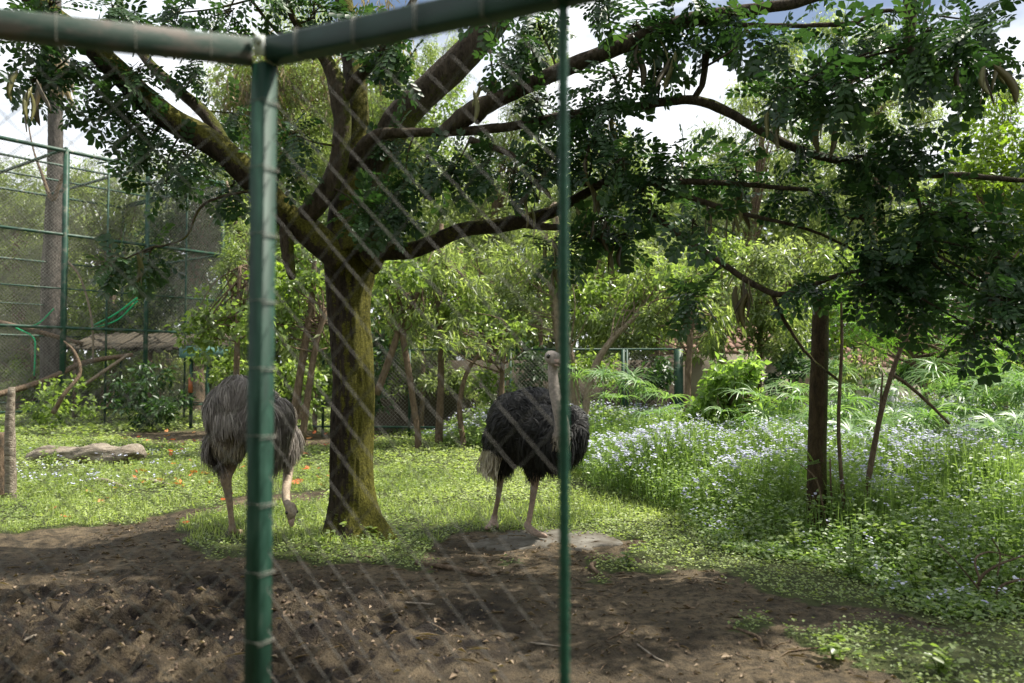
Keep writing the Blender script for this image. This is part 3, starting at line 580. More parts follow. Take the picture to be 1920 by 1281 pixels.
# ------------------------------------------------------------------ background trees
SPEC = {  # proto, length, material, droop, leaf area index
 'willow': (rhomb(.22), .20, 'willow', .9, 2.0), 'olive': (rhomb(.32), .14, 'olive', .3, 2.2), 'broad': (rhomb(.6), .14, 'broad', .35, 2.0), 'lime': (rhomb(.55), .16, 'lime', .3, 2.2),
 'dark': (rhomb(.45), .16, 'dark', .4, 2.6), 'dry': (rhomb(.07, .1, .3), .42, 'dry', 1.5, .6), 'fine': (rhomb(.3), .09, 'willow', .5, 1.5), 'feathery': (pinnate(9, .3, .2, False, .3, 0), .3, 'feather_leaf', .25, 1.2)}
SPEC['bright'] = (rhomb(.62), .13, 'shrub', .3, 2.6)
M['shrub'] = leaf_mat('shrub_leaf', [(.10, .16, .04), (.19, .28, .08), (.32, .42, .17)], .45, .35)
def lobe_leaves(acc, c, r, sp, lai=1., depth=None):
    proto, L, mat, droop, dens = SPEC[sp]
    area = L * L * (np.ptp(proto[0][:, 0])) * .5 * (.55 if sp == 'feathery' else 1)
    n = int(min(26000, 1.35 * dens * lai * math.pi * r[0] * r[2] / area * .9)); nc = max(8, int(14 * (r[0] * r[2]) ** .5 * 2.2))
    cc = unit(rnd(nc)) * (RNG.random((nc, 1)) ** .45) * r; cr = RNG.uniform(.16, .34, nc) * min(r[0], r[2]) * 1.15
    w = cr ** 2; idx = RNG.choice(nc, n, p=w / w.sum())
    off = unit(rnd(n)) * (RNG.random((n, 1)) ** .5) * cr[idx][:, None]; off[:, 2] *= .8
    pos = c + cc[idx] + off + rnd(n) * L * .4
    d = unit(unit(off) * .9 + rnd(n) * .6 + np.array([0, 0, -droop])); nn = unit(rnd(n) * .6 + np.array([0, 0, 1.]) + unit(off) * .4)
    ct = RNG.normal(0, .13, nc)[idx]
    keep = pos[:, 2] > .05
    scatter(acc, proto, pos[keep], d[keep], nn[keep], (RNG.uniform(.7, 1.25, n) * L)[keep], np.clip(RNG.normal(.45, .2, n) + ct, 0, 1)[keep])
    return c + cc, cr
def bg_tree(name, label, basepx, d, lobes, trunks=None, bark='bark_bg', group=None, cat='tree', lai=1., twig=True, sp2=None):
    b = np.array([(basepx - 960) / F * d, d, 0.]); b[2] = float(gz(b[0], b[1])) - .03
    t = thing(name, label, cat, b, group); accs = {}; br = Acc(); tips = []
    for lb in lobes:
        px, py, rx, ry, sp = lb[:5]; dd = d + (lb[5] if len(lb) > 5 else RNG.normal() * .3)
        c = P(px, py, dd) - b; r = np.array([rx * dd / F, max(rx, ry) * dd / F * .8, ry * dd / F])
        a = accs.setdefault(sp, Acc()); cc, cr = lobe_leaves(a, c, r, sp, lai); tips += [(c, r)] + [(x, None) for x in cc[:10]]
    for sp, a in accs.items():
        if a.n: ob('crown', a.mesh('crown', M[SPEC[sp][2]]), t)
    for tr in (trunks or []):
        q = catmull([[*(P(x, y, d + (0 if len(k) == 0 else k[0])) - b), w / 2 * d / F] for x, y, w, *k in tr], 6)
        if tr is trunks[0]: q = np.vstack([[q[0][0], q[0][1], -.1, q[0][3] * 1.25], q]) if q[0][2] > 0 else q
        V, Fc = tube(q, 10, rough=.12, seed=px); ob('trunk' if tr is trunks[0] else 'stem', mesh_from('trunk', V, Fc, M[bark], True), t)
        last = q
    if twig and trunks:
        al = q
        for c, r in tips:
            a0 = al[int(RNG.integers(len(al) // 2, len(al))), :3]; m = (a0 + c) / 2 + RNG.normal(size=3) * .15
            V, Fc = tube(catmull([(*a0, .012 + .0006 * d), (*m, .012), (*c, .005)], 3), 4, False); br.add(V, Fc)
        ob('branches', br.mesh('branches', M[bark], True), t, kind='stuff')
    return t

def gy(d): return 690 + CAM_H * F / d
FAR = 'tall trees closing off the view behind the enclosure'
bg_tree('tall_tree', 'grey green small leaved tree rising behind the far left of the aviary', 40, 31, [(30, 420, 130, 110, 'olive'), (-40, 330, 90, 60, 'olive'), (60, 560, 140, 110, 'olive')], [[(40, gy(31), 30), (35, 600, 22), (30, 450, 14)]], group=FAR)
bg_tree('tall_tree', 'grey green airy tree behind the aviary with sky showing through its crown', 200, 30, [(180, 410, 90, 90, 'olive'), (270, 340, 90, 70, 'olive'), (200, 580, 110, 90, 'broad'), (150, 340, 50, 40, 'willow')], [[(200, gy(30), 26), (210, 600, 20), (200, 450, 12)]], group=FAR, lai=.8)
bg_tree('tall_tree', 'dark dense tree filling the back right corner of the aviary', 370, 29, [(370, 430, 100, 110, 'dark'), (330, 570, 120, 90, 'dark'), (420, 320, 80, 70, 'olive')], [[(370, gy(29), 30), (365, 560, 22), (370, 420, 14)]], group=FAR)
bg_tree('vine_hung_tree', 'tall tree draped with pale dry vines behind the fork of the big trunk', 560, 24, [(560, 180, 90, 130, 'dry'), (560, 120, 110, 130, 'fine'), (600, 300, 110, 130, 'fine'), (560, 420, 110, 90, 'broad'), (470, 150, 60, 110, 'dry'), (560, 250, 70, 70, 'lime'), (440, 200, 60, 120, 'fine')], [[(560, gy(24), 26), (575, 520, 22), (565, 300, 18), (560, 140, 12)]], group=FAR)
bg_tree('vine_hung_tree', 'bright fine leaved tree reaching the top of the view right of the big trunk', 740, 25, [(720, 150, 80, 120, 'fine'), (790, 230, 90, 110, 'broad'), (760, 350, 120, 90, 'willow'), (830, 120, 50, 70, 'fine'), (700, 60, 60, 70, 'dry')], [[(740, gy(25), 24), (735, 520, 20), (745, 300, 14)]], group=FAR)
bg_tree('tall_tree', 'pale drooping tree seen under the upper boughs left of the thin rod', 930, 27, [(900, 330, 100, 90, 'willow'), (980, 280, 80, 70, 'willow'), (930, 430, 130, 90, 'olive'), (1020, 100, 40, 90, 'willow'), (970, 180, 50, 60, 'fine')], [[(930, gy(27), 22), (925, 500, 18), (930, 350, 12)]], group=FAR, lai=.9)
bg_tree('tall_tree', 'loose tree behind the pods to the right of the thin rod', 1150, 27, [(1150, 310, 90, 80, 'willow'), (1080, 400, 90, 80, 'olive'), (1190, 430, 110, 90, 'broad'), (1120, 260, 50, 40, 'dry')], [[(1150, gy(27), 22), (1150, 500, 18), (1150, 350, 12)]], group=FAR, lai=.9)
bg_tree('tall_tree', 'drooping pale leaved tree with its top against the white sky in the middle right', 1400, 26, [(1430, 190, 60, 80, 'willow'), (1480, 110, 55, 60, 'willow'), (1370, 300, 90, 80, 'willow'), (1340, 420, 110, 80, 'olive'), (1500, 300, 90, 90, 'willow')], [[(1400, gy(26), 22), (1405, 500, 18), (1430, 250, 10)]], group=FAR, lai=.8)
bg_tree('tall_tree', 'tall thin crowned tree right of the wooden post with pale tufts against the sky', 1640, 27, [(1640, 90, 50, 60, 'willow'), (1650, 190, 50, 60, 'willow'), (1610, 270, 90, 80, 'willow'), (1580, 400, 110, 90, 'olive'), (1560, 60, 40, 50, 'willow'), (1730, 230, 60, 60, 'willow'), (1740, 170, 45, 40, 'willow')], [[(1640, gy(27), 24), (1635, 500, 20), (1650, 200, 10)]], group=FAR, lai=.8)
bg_tree('yellow_green_tree', 'bright yellow green tree in the upper right corner', 1860, 19, [(1850, 270, 90, 80, 'lime'), (1800, 340, 80, 60, 'lime'), (1920, 350, 90, 90, 'lime'), (1900, 180, 50, 40, 'willow'), (1860, 430, 120, 90, 'lime'), (2010, 280, 100, 120, 'lime'), (1780, 440, 80, 70, 'broad')], [[(1860, gy(19), 34), (1855, 560, 26), (1860, 380, 16)]], group=FAR)
bg_tree('tall_tree', 'grey green tree low behind the hanging leaves at the right', 1740, 29, [(1740, 400, 110, 100, 'olive'), (1800, 540, 140, 90, 'dark'), (1680, 520, 110, 90, 'broad')], [[(1740, gy(29), 24), (1740, 560, 20), (1740, 450, 12)]], group=FAR)
MID = 'slender trees growing behind the flowers'
bg_tree('slender_tree', 'slender tree with a straight brown stem just right of the big mossy trunk', 825, 16.5, [(830, 500, 80, 60, 'willow'), (870, 580, 70, 50, 'broad'), (790, 590, 60, 45, 'willow')], [[(822, gy(16.5), 15), (827, 700, 12), (824, 560, 11), (828, 420, 8)]], group=MID)
bg_tree('slender_tree', 'leaning forked tree whose two stems cross close behind the big mossy trunk', 745, 15.5, [(740, 520, 70, 55, 'broad'), (770, 600, 60, 40, 'willow')], [[(784, gy(15.5) - 30, 12), (765, 690, 12), (752, 610, 11), (745, 540, 8)], [(706, 740, 14), (735, 660, 13), (755, 600, 10), (790, 540, 7)]], group=MID)
bg_tree('slender_tree', 'pair of thin leaning stems behind the feeding grey ostrich', 560, 14.5, [(560, 520, 70, 60, 'broad'), (500, 600, 70, 60, 'broad'), (600, 610, 60, 50, 'willow')], [[(540, gy(14.5), 16), (565, 690, 15), (585, 560, 13), (590, 470, 8)], [(565, gy(14.5) - 20, 14), (590, 660, 12), (612, 580, 9)]], group=MID)
bg_tree('slender_tree', 'tree with two thick pale brown stems rising above the black ostrich head', 1060, 17, [(1020, 470, 90, 55, 'willow'), (1090, 560, 80, 45, 'broad'), (960, 560, 80, 50, 'olive')], [[(1074, gy(17), 20), (1068, 720, 18), (1050, 650, 17), (1036, 540, 16), (1015, 400, 12)], [(1082, gy(17), 12), (1078, 700, 12), (1056, 600, 12), (1040, 380, 9)]], bark='bark_pale', group=MID)
bg_tree('slender_tree', 'thin crooked tree left of the black ostrich back with bright leafy twigs', 900, 15.8, [(890, 640, 80, 20, 'willow'), (940, 620, 60, 30, 'broad'), (850, 610, 50, 40, 'willow')], [[(870, gy(15.8), 11), (862, 760, 10), (880, 690, 8), (930, 630, 5)], [(940, gy(15.8), 12), (942, 700, 9), (950, 620, 6)]], group=MID, lai=.8)
bg_tree('slender_tree', 'tree with one pale bare stem leaning right beyond the black ostrich', 1098, 16, [(1190, 560, 60, 45, 'broad'), (1240, 520, 60, 50, 'willow')], [[(1096, gy(16) - 60, 14), (1110, 700, 13), (1145, 640, 12), (1185, 600, 9), (1215, 555, 7)]], bark='bark_pale', group=MID)
bg_tree('slender_tree', 'thin upright tree in front of the tiled shed with dark hanging tufts', 1292, 15, [(1290, 520, 70, 50, 'broad'), (1330, 590, 60, 40, 'willow'), (1230, 600, 50, 40, 'olive')], [[(1288, gy(15), 13), (1290, 720, 12), (1294, 620, 11), (1290, 520, 7)]], group=MID)
bg_tree('slender_tree', 'whitish leaved small tree above the leafy shrub left of the wooden post', 1420, 17.5, [(1400, 570, 70, 50, 'olive'), (1470, 600, 70, 50, 'willow'), (1440, 500, 80, 50, 'olive'), (1350, 610, 50, 35, 'willow')], [[(1420, gy(17.5), 12), (1425, 650, 10), (1430, 540, 8)]], group=MID)
bg_tree('feathery_tree', 'feathery bright green tree arching over the sedges at the right', 1700, 12.5, [(1640, 600, 80, 35, 'feathery'), (1730, 650, 90, 35, 'feathery'), (1820, 680, 70, 30, 'feathery'), (1600, 560, 50, 30, 'feathery'), (1880, 640, 60, 30, 'feathery')], [[(1760, gy(12.5) - 80, 9), (1730, 730, 8), (1700, 640, 7), (1660, 560, 5)]], group=MID, lai=1.)
bg_tree('slender_tree', 'dark tree low behind the feathery branches at the right edge', 1880, 16, [(1860, 570, 90, 60, 'dark'), (1780, 600, 80, 50, 'dark'), (1700, 610, 70, 45, 'dark'), (1960, 640, 80, 70, 'dark')], [[(1880, gy(16), 18), (1880, 640, 14), (1870, 560, 10)]], group=MID)
bg_tree('slender_tree', 'bushy bright tree beside the end of the aviary behind the fence post', 440, 16, [(430, 590, 70, 60, 'broad'), (390, 620, 55, 40, 'broad'), (460, 480, 50, 70, 'fine'), (500, 540, 50, 50, 'lime')], [[(440, gy(16), 13), (445, 640, 11), (450, 500, 8)]], group=MID)
bg_tree('slender_tree', 'pale bare branched sapling reaching up beside the aviary end post', 470, 17.5, [(470, 420, 40, 50, 'willow'), (440, 400, 30, 40, 'broad')], [[(480, gy(17.5), 9), (465, 560, 8), (440, 400, 6), (425, 340, 4)], [(500, 620, 6), (470, 480, 5), (430, 410, 3)]], bark='bark_pale', group=MID, lai=.6)
bg_tree('slender_tree', 'thin tree between the far green fence and the big mossy trunk', 680, 19, [(640, 560, 60, 60, 'broad'), (700, 640, 60, 50, 'dark'), (640, 650, 60, 50, 'broad')], [[(640, gy(19), 9), (645, 680, 8), (650, 560, 6)]], group=MID)
SHR = 'low bushes along the foot of the far fence'
for px, py, rx, ry, d, sp, lb in [(560, 730, 60, 55, 17, 'broad', 'green bush behind the feeding grey ostrich'), (680, 720, 60, 60, 17, 'dark', 'dark bush right behind the big mossy trunk'), (280, 740, 70, 50, 20, 'dark', 'dark bush against the aviary base near the teal box'),
        (120, 760, 70, 40, 19, 'broad', 'low green bush at the aviary base behind the pale log'), (1180, 640, 60, 50, 20, 'olive', 'pale leaved bush above the brown wall beyond the black ostrich'), (1000, 690, 60, 50, 19.3, 'dark', 'dark bush behind the head of the black ostrich'),
        (1480, 690, 70, 50, 17, 'dark', 'dark bush between the leafy shrub and the wooden post'), (1760, 690, 90, 40, 16, 'dark', 'dark bush behind the sedges at the right'), (400, 690, 50, 40, 19, 'broad', 'green bush beside the teal box'), (860, 720, 70, 40, 18.5, 'olive', 'pale bush by the far fence left of the black ostrich'), (1350, 620, 60, 40, 24, 'broad', 'bright bush over the tiled shed roof'),
        (1445, 655, 60, 40, 17.6, 'olive', 'grey green bush covering the left shed roof'), (1325, 650, 50, 26, 17.9, 'willow', 'pale bush over the left corner of the tiled shed'), (1110, 700, 55, 45, 17.2, 'broad', 'green bush in front of the fence right of the black ostrich'), (1225, 705, 50, 40, 16.8, 'dark', 'dark bush in front of the brown wall left of the leafy shrub'), (760, 700, 50, 55, 19.5, 'broad', 'green bush between the leaning stems right of the big trunk'), (930, 720, 45, 35, 17.2, 'broad', 'small green bush left of the black ostrich neck'),
        (1600, 690, 60, 45, 16, 'willow', 'pale green bush just right of the wooden post'), (1500, 640, 70, 45, 19, 'broad', 'bright bush hiding the shed roof left of the wooden post'), (1690, 640, 70, 40, 18, 'broad', 'bright bush above the long low shed'), (1840, 700, 80, 50, 15, 'broad', 'bright bush at the right edge above the sedges'), (1160, 610, 70, 50, 20, 'willow', 'pale drooping bush behind the leaning bare stem'), (640, 690, 45, 60, 18, 'broad', 'green bush behind the left side of the big mossy trunk'), (480, 720, 50, 50, 18, 'broad', 'green bush hidden behind the green fence post'), (200, 690, 60, 40, 27, 'broad', 'green bush seen through the middle of the aviary')]:
    bg_tree('bush', lb, px, d, [(px, py, rx, ry, sp)], None, group=SHR, cat='bush')
YG = 'young leafy trees filling the gap below the tall crowns'
for px, lobes, d, lb in [(590, [(590, 640, 55, 80, 'willow'), (560, 560, 60, 60, 'broad')], 19.8, 'young pale green tree left of the big mossy trunk'), (790, [(790, 650, 60, 70, 'willow'), (760, 560, 70, 60, 'broad'), (840, 500, 60, 60, 'fine')], 19.4, 'young tree right of the big mossy trunk behind the leaning stems'),
        (900, [(900, 600, 70, 80, 'broad'), (930, 510, 70, 60, 'willow')], 20.6, 'young broad crowned tree above the back of the black ostrich'), (1010, [(1000, 590, 60, 60, 'olive'), (1030, 500, 60, 60, 'willow')], 21.2, 'young grey green tree behind the head of the black ostrich'),
        (1120, [(1120, 600, 70, 70, 'willow'), (1130, 500, 70, 60, 'broad')], 21.0, 'young tree just right of the thin rod'), (1230, [(1230, 590, 70, 60, 'broad'), (1220, 500, 70, 60, 'olive')], 20.2, 'young tree over the fence left of the tiled shed'), (1350, [(1350, 560, 80, 60, 'willow'), (1340, 490, 80, 50, 'broad'), (1300, 640, 40, 30, 'olive')], 19.0, 'young tree hanging over the tiled shed'),
        (1480, [(1480, 570, 70, 70, 'broad'), (1500, 490, 70, 50, 'willow')], 20.0, 'young tree left of the wooden post top'), (1600, [(1600, 590, 70, 60, 'lime'), (1620, 500, 80, 60, 'broad')], 19.5, 'young bright tree right of the wooden post top'), (480, [(470, 640, 50, 60, 'broad'), (450, 560, 50, 50, 'willow')], 19, 'young tree behind the green fence post'),
        (60, [(60, 720, 90, 50, 'broad'), (20, 640, 70, 60, 'olive')], 29.5, 'young tree behind the far left of the aviary'), (300, [(300, 700, 90, 50, 'willow'), (250, 620, 90, 60, 'broad')], 31, 'young tree behind the middle of the aviary')]:
    bg_tree('young_tree', lb, px, d, lobes, [[(px, gy(d), 9), (px + 4, lobes[0][1], 8), (px, lobes[-1][1], 5)]], group=YG, lai=.8)
# leafy shrub and far forest
bg_tree('leafy_shrub', 'bright broad leaved shrub standing alone in front of the tiled shed', 1370, 12.6, [(1365, 722, 66, 54, 'bright'), (1335, 765, 68, 38, 'bright'), (1400, 700, 42, 34, 'bright'), (1420, 765, 60, 42, 'bright')], [[(1365, gy(13), 6), (1368, 780, 5), (1365, 720, 4)]], cat='shrub', lai=1.3)
def far_forest():
    a = Acc(); SPEC['far'] = (rhomb(.5), .46, 'dark', .4, 2.2)
    for px in range(-500, 2500, 90):
        for py, rr in ((720, 80), (640, 110), (530, 95), (440, 90), (370, 75), (270, 75), (180, 75)):
            if py < 400 and px < 430: continue
            if py < 350 and not 430 < px < 780: continue
            d = 38 + RNG.normal() * 2; c = P(px + RNG.normal() * 20, py + RNG.normal() * 15, d); r = rr * d / F
            lobe_leaves(a, c, np.array([r, r, r]), 'far', 1.0)
    for k in range(46):  # unseen woodland behind the camera, added to darken light on the foreground
        an = math.pi * (1.02 + .96 * k / 45) if k < 30 else RNG.uniform(3.3, 6.1); rr = RNG.uniform(9, 14); c = np.array([math.cos(an) * rr, math.sin(an) * rr - 1, RNG.uniform(1.5, 8.5)]); r = RNG.uniform(2.2, 3.2); lobe_leaves(a, c, np.array([r, r, r]), 'far', .9)
    o = ob('far_woodland', a.mesh('far_woodland', M['olive']), kind='stuff'); tag(o, 'dense green woodland closing the view behind the trees, with unseen clumps added behind the camera for shade', 'woodland', kind='stuff')
far_forest()

# palm on the left
def build_palm():
    d = 28; b = np.array([*((np.array([(103 - 960) / F * d, d]))), 0.])
    t = thing('palm_tree', 'tall grey palm trunk with a skirt of dead fronds inside the view of the aviary', 'palm tree', b)
    q = catmull([[*(P(x, y, d) - b), w / 2 * d / F] for x, y, w in [(97, gy(d) + 4, 46), (98, 700, 40), (98, 520, 36), (103, 350, 28), (104, 200, 25), (103, 60, 24), (100, -80, 24)]], 16)
    q[:, 3] *= 1 + .05 * (np.arange(len(q)) % 2); V, Fc = tube(q, 14, rough=.06); ob('trunk', mesh_from('trunk', V, Fc, M['palm'], True), t)
    a = Acc(); n = 260; z = RNG.uniform(0, 1, n); c = P(103, 120, d) - b; ang = RNG.uniform(0, 6.28, n)
    pos = c + np.stack([np.cos(ang) * .3, np.sin(ang) * .3, (z - .5) * 1.1], 1); dr = np.stack([np.cos(ang) * .28, np.sin(ang) * .28, -np.ones(n)], 1) + rnd(n) * .1
    scatter(a, rhomb(.05, .2, -.1), pos, dr, unit(rnd(n)), RNG.uniform(.7, 1.4, n), RNG.uniform(.2, 1, n)); ob('dead_fronds', a.mesh('dead_fronds', M['dry']), t)
build_palm()

# ------------------------------------------------------------------ aviary cage
def diag_mesh(A, B, z0, z1, pitch=.11, r=.004, acc=None):
    """chain link reduced to crossing straight wires on the wall from A to B"""
    acc = acc or Acc(); A = np.asarray(A, float); B = np.asarray(B, float); L = np.linalg.norm(B - A); H = z1 - z0; u = (B - A) / L
    for s in (1, -1):
        c = -H
        while c < L:
            x0, zz0, x1, zz1 = c, 0., c + H, H
            if x0 < 0: zz0 = -x0; x0 = 0.
            if x1 > L: zz1 = H - (x1 - L); x1 = L
            if zz1 > zz0 + .02:
                a, b_ = (x0, x1) if s == 1 else (L - x0, L - x1)
                p = np.array([[A[0] + u[0] * a, A[1] + u[1] * a, z0 + zz0, r], [A[0] + u[0] * b_, A[1] + u[1] * b_, z0 + zz1, r]]); V, Fc = tube(p, 3, False); acc.add(V, Fc)
            c += pitch
    return acc
def build_aviary():
    def at(px, d): return np.array([(px - 960) / F * d, d])
    A1, A3 = at(118, 22.0), at(415, 25.9); u = (A3 - A1) / np.linalg.norm(A3 - A1); A2 = A1 + u * 2.35; A0 = A1 - u * 5.0; n = np.array([-u[1], u[0]]); H = 7.7
    b = np.array([*A1, 0.]); t = thing('aviary', 'huge green framed wire aviary at the left behind the log', 'aviary', b)
    def part(nm, a, c, w): V, Fc = bar(a, c, w); ob(nm, mesh_from(nm, V - b, Fc, M['steel_green']), t)
    dep = 6.5; fr = [A0, A0 + u * 2.5, A1, A2, A3]; 
    for p, w in zip(fr, (.09, .07, .12, .10, .09)): part('post', (*p, -.2), (*p, H), w); q = p + n * dep; part('post', (*q, -.2), (*q, H), .08)
    for m in (.5, ): 
        for a, c in ((A1, A2), (A2, A3)): p = a * .5 + c * .5; part('post', (*p, -.2), (*p, H), .045)
    for z, w in ((H - .06, .09), (5.3, .075), (3.8, .04), (2.72, .08), (.45, .05)):
        part('rail', (*A0, z), (*A3, z), w); part('rail', (*(A0 + n * dep), z), (*(A3 + n * dep), z), w * .8); part('rail', (*A3, z), (*(A3 + n * dep), z), w * .8)
    for p in fr: part('roof_beam', (*p, H + .02), (*(p + n * dep), H + .02), .07)
    for k in (.33, .66): part('roof_beam', (*(A0 + n * dep * k), H + .03), (*(A3 + n * dep * k), H + .03), .06)
    a = diag_mesh(A0, A3, .02, H, .10, .0032); diag_mesh(A3, A3 + n * dep, .02, H, .12, .0032, a); diag_mesh(A0 + n * dep, A3 + n * dep, .02, H, .12, .0032, a)
    ob('wire_mesh', a.mesh('wire_mesh', M['cagewire'], origin=b), t, kind='stuff')
    return A1, A2, A3, u, n
AV = build_aviary()
def polyobj(name, label, cat, pts, mat, sides=8, rough=.1, group=None):
    b = np.array(P(*pts[0][:2], pts[0][3])); b = np.array([b[0], b[1], b[2]])
    q = catmull([[*(P(x, y, d) - b), w / 2 * d / F] for x, y, w, d in pts], 6); V, Fc = tube(q, sides, rough=rough, seed=pts[0][0])
    o = ob(name, mesh_from(name, V, Fc, M[mat], True), loc=b); return tag(o, label, cat, group)
PE = 'perch branches inside the aviary'
polyobj('perch_branch', 'long brown perch pole sloping up to the right across the lower aviary', 'branch', [(-20, 745, 12, 20.5), (80, 715, 11, 21.5), (160, 680, 10, 22.6), (250, 665, 8, 23.2)], 'bark_bg', group=PE)
polyobj('perch_branch', 'short pale stripped pole propped in the aviary left of the teal box', 'branch', [(138, 735, 6, 22.4), (190, 700, 7, 22.6), (242, 664, 5, 22.8)], 'bark_pale', group=PE)
polyobj('perch_branch', 'upper perch sloping down to the right under the green ropes', 'branch', [(-10, 602, 9, 23), (70, 622, 9, 23.2), (155, 645, 8, 23.4)], 'bark_bg', group=PE)
polyobj('perch_branch', 'thin curved bare branch reaching up in front of the aviary', 'branch', [(175, 680, 4, 22.9), (172, 600, 4, 22.9), (150, 520, 4, 22.9), (112, 475, 3, 22.9)], 'bark_pale', group=PE)
polyobj('perch_branch', 'forked dead branch hanging near the top of the aviary', 'branch', [(130, 303, 5, 24), (112, 345, 7, 24), (98, 375, 8, 24), (80, 330, 6, 24), (60, 270, 3, 24), (48, 190, 3, 24)], 'bark_bg', group=PE)
polyobj('dead_branch', 'fallen grey branch curving up from the ground left of the aviary base', 'branch', [(100, 775, 10, 17), (120, 740, 8, 17), (150, 700, 7, 17.2), (140, 660, 5, 17.3), (120, 640, 3, 17.4)], 'bark_bg')
def ropes():
    for lab, pts in (('green rope slung between perches below the middle aviary rail', [(172, 612, 3.4, 23), (215, 590, 3.4, 23), (258, 558, 3.4, 23)]), ('second green rope just under the slung one', [(172, 616, 3, 23.05), (220, 600, 3, 23.05), (258, 564, 3, 23.05)]),
                     ('short green rope at the far left of the aviary', [(52, 614, 3, 23), (75, 605, 3, 23), (101, 579, 3, 23)]), ('green rope hanging straight down in the lower left aviary', [(30, 615, 3, 23), (62, 632, 3, 23), (66, 660, 3, 23), (64, 705, 3, 23)])):
        polyobj('green_rope', lab, 'rope', pts, 'rope', 6, .05, 'green ropes in the aviary')
ropes()
def feeder():
    d = 21.0; b = np.array([(378 - 960) / F * d, d, 0.]); t = thing('feeding_box', 'long teal box on thin posts at the right end of the aviary', 'feeding box', b)
    w = 42 / F * d; z0 = 1.6 + (690 - 671) / F * d; z1 = 1.6 + (690 - 648) / F * d
    V, Fc = box(-w, w, 0, .5, z0, z1); ob('box_body', mesh_from('box_body', V, Fc, M['teal']), t)
    V, Fc = box(-w - .06, w + .06, -.06, .56, z1 + .003, z1 + .05); ob('lid', mesh_from('lid', V, Fc, M['thatch']), t)
    for x in (-w + .25, w - .5): V, Fc = bar((x, .2, -.1), (x, .2, z0 - .002), .07); ob('leg', mesh_from('leg', V, Fc, M['steel_green']), t)
    V, Fc = bar((-w + .25, .15, .95), (-w + .25, .15, 1.35), .085); ob('orange_band', mesh_from('orange_band', V, Fc, M['rust']), t)
feeder()
def lean_to():
    d = 25.2; b = np.array([(290 - 960) / F * d, d, 0.]); t = thing('lean_to_shelter', 'low dark thatched shelter roof inside the aviary behind the teal box', 'shelter', b); a = Acc()
    x0, x1 = (140 - 290) / F * d, (440 - 290) / F * d
    for k in range(60):
        x = x0 + (x1 - x0) * (k + RNG.uniform(-.4, .4)) / 60; V, Fc = bar((x, -.6 + RNG.normal() * .05, 2.2 + RNG.normal() * .04), (x + RNG.normal() * .06, 1.4, 2.72 + RNG.normal() * .03), .11, .06); a.add(V, Fc)
    ob('roof', a.mesh('roof', M['thatch']), t)
    for x in (x0 + .2, 0, x1 - .2): V, Fc = bar((x, -.3, -.1), (x, -.3, 2.25), .1); ob('post', mesh_from('post', V, Fc, M['bark_bg']), t)
lean_to()

# ------------------------------------------------------------------ far fence, wall, shed
def far_fence():
    A, B = np.array([(555 - 960) / F * 18.6, 18.6]), np.array([(1275 - 960) / F * 17.6, 17.6]); b = np.array([*A, 0.]); H = 2.02
    t = thing('green_fence', 'low green chain link fence running behind the flowers', 'fence', b)
    for px, w in ((596, .05), (765, .05), (945, .07), (957, .05), (1165, .07), (1172, .05), (1265, .17)):
        k = ((px - 960) / F * 18 - A[0]) / (B[0] - A[0]); p = A + (B - A) * k; V, Fc = bar((*p, -.1), (*p, H), w); ob('post', mesh_from('post', V - b, Fc, M['steel_green']), t)
    for z in (H, .25): V, Fc = bar((*A, z), (*B, z), .045); ob('rail', mesh_from('rail', V - b, Fc, M['steel_green']), t)
    ob('wire_mesh', diag_mesh(A, B, .05, H, .09, .0035).mesh('wire_mesh', M['cagewire'], origin=b), t, kind='stuff')
    A, B = np.array([-4.2, 20.3]), np.array([4.3, 19.9]); b = np.array([*A, 0]); V, Fc = bar((*A, .85), (*B, .85), .18, 1.9)
    tag(ob('brown_wall', mesh_from('brown_wall', V - b, Fc, M['brownwall']), loc=b), 'weathered brown wall directly behind the green chain link fence', 'wall')
far_fence()
def shed(name, label, px0, px1, d, eave, ridge, deep, tiles, win=True):
    x0, x1 = (px0 - 960) / F * d, (px1 - 960) / F * d; b = np.array([(x0 + x1) / 2, d, 0.]); w = (x1 - x0) / 2; t = thing(name, label, 'shed', b)
    ob('wall', mesh_from('wall', *box(-w, w, 0, deep, -.1, eave), M['wall']), t)
    if win:
        ob('window', mesh_from('window', *box(-w * .3, w * .1, -.03, .02, .9, 1.6), M['brownwall']), t)
    V = np.array([[-w - .2, -.3, eave], [w + .2, -.3, eave], [w + .2, deep + .3, eave], [-w - .2, deep + .3, eave], [-w - .2 + .5, deep / 2, ridge], [w + .2 - .5, deep / 2, ridge]]); 
    ob('roof', mesh_from('roof', V, [np.array([[0, 1, 5, 4], [2, 3, 4, 5]]), np.array([[3, 0, 4], [1, 2, 5]]), np.array([[3, 2, 1, 0]])], M['tile']), t)
    nx = int(2 * w / .26); nr = tiles; sl = math.hypot(deep / 2 + .3, ridge - eave); me = None; ay = math.atan2(ridge - eave, deep / 2 + .3)
    pr = np.array([[-.115, 0, 0], [-.07, 0, .035], [0, 0, .05], [.07, 0, .035], [.115, 0, 0]]); L = sl / nr * 1.1
    V = np.vstack([pr, pr * [.9, 1, 1] + [0, L, .0], pr * [1, 1, 0] + [0, 0, -.01]]); Fc = np.array([[i, i + 1, i + 6, i + 5] for i in range(4)] + [[i + 11, i + 10, i, i + 1][::-1] for i in range(4)]); me = mesh_from('tile', V, Fc, M['tile'])
    for r in range(nr):
        for i in range(nx + 1):
            x = -w - .1 + .26 * i + .0; yy = -.3 + (sl / nr * r) * math.cos(ay)
            if abs(x) > w + .2 - .5 * (r / nr): continue
            o = ob('roof_tile', me, t, (x, yy, eave + .02 + sl / nr * r * math.sin(ay) + RNG.uniform(0, .01))); o.rotation_euler = (ay - .03, 0, RNG.normal() * .02)
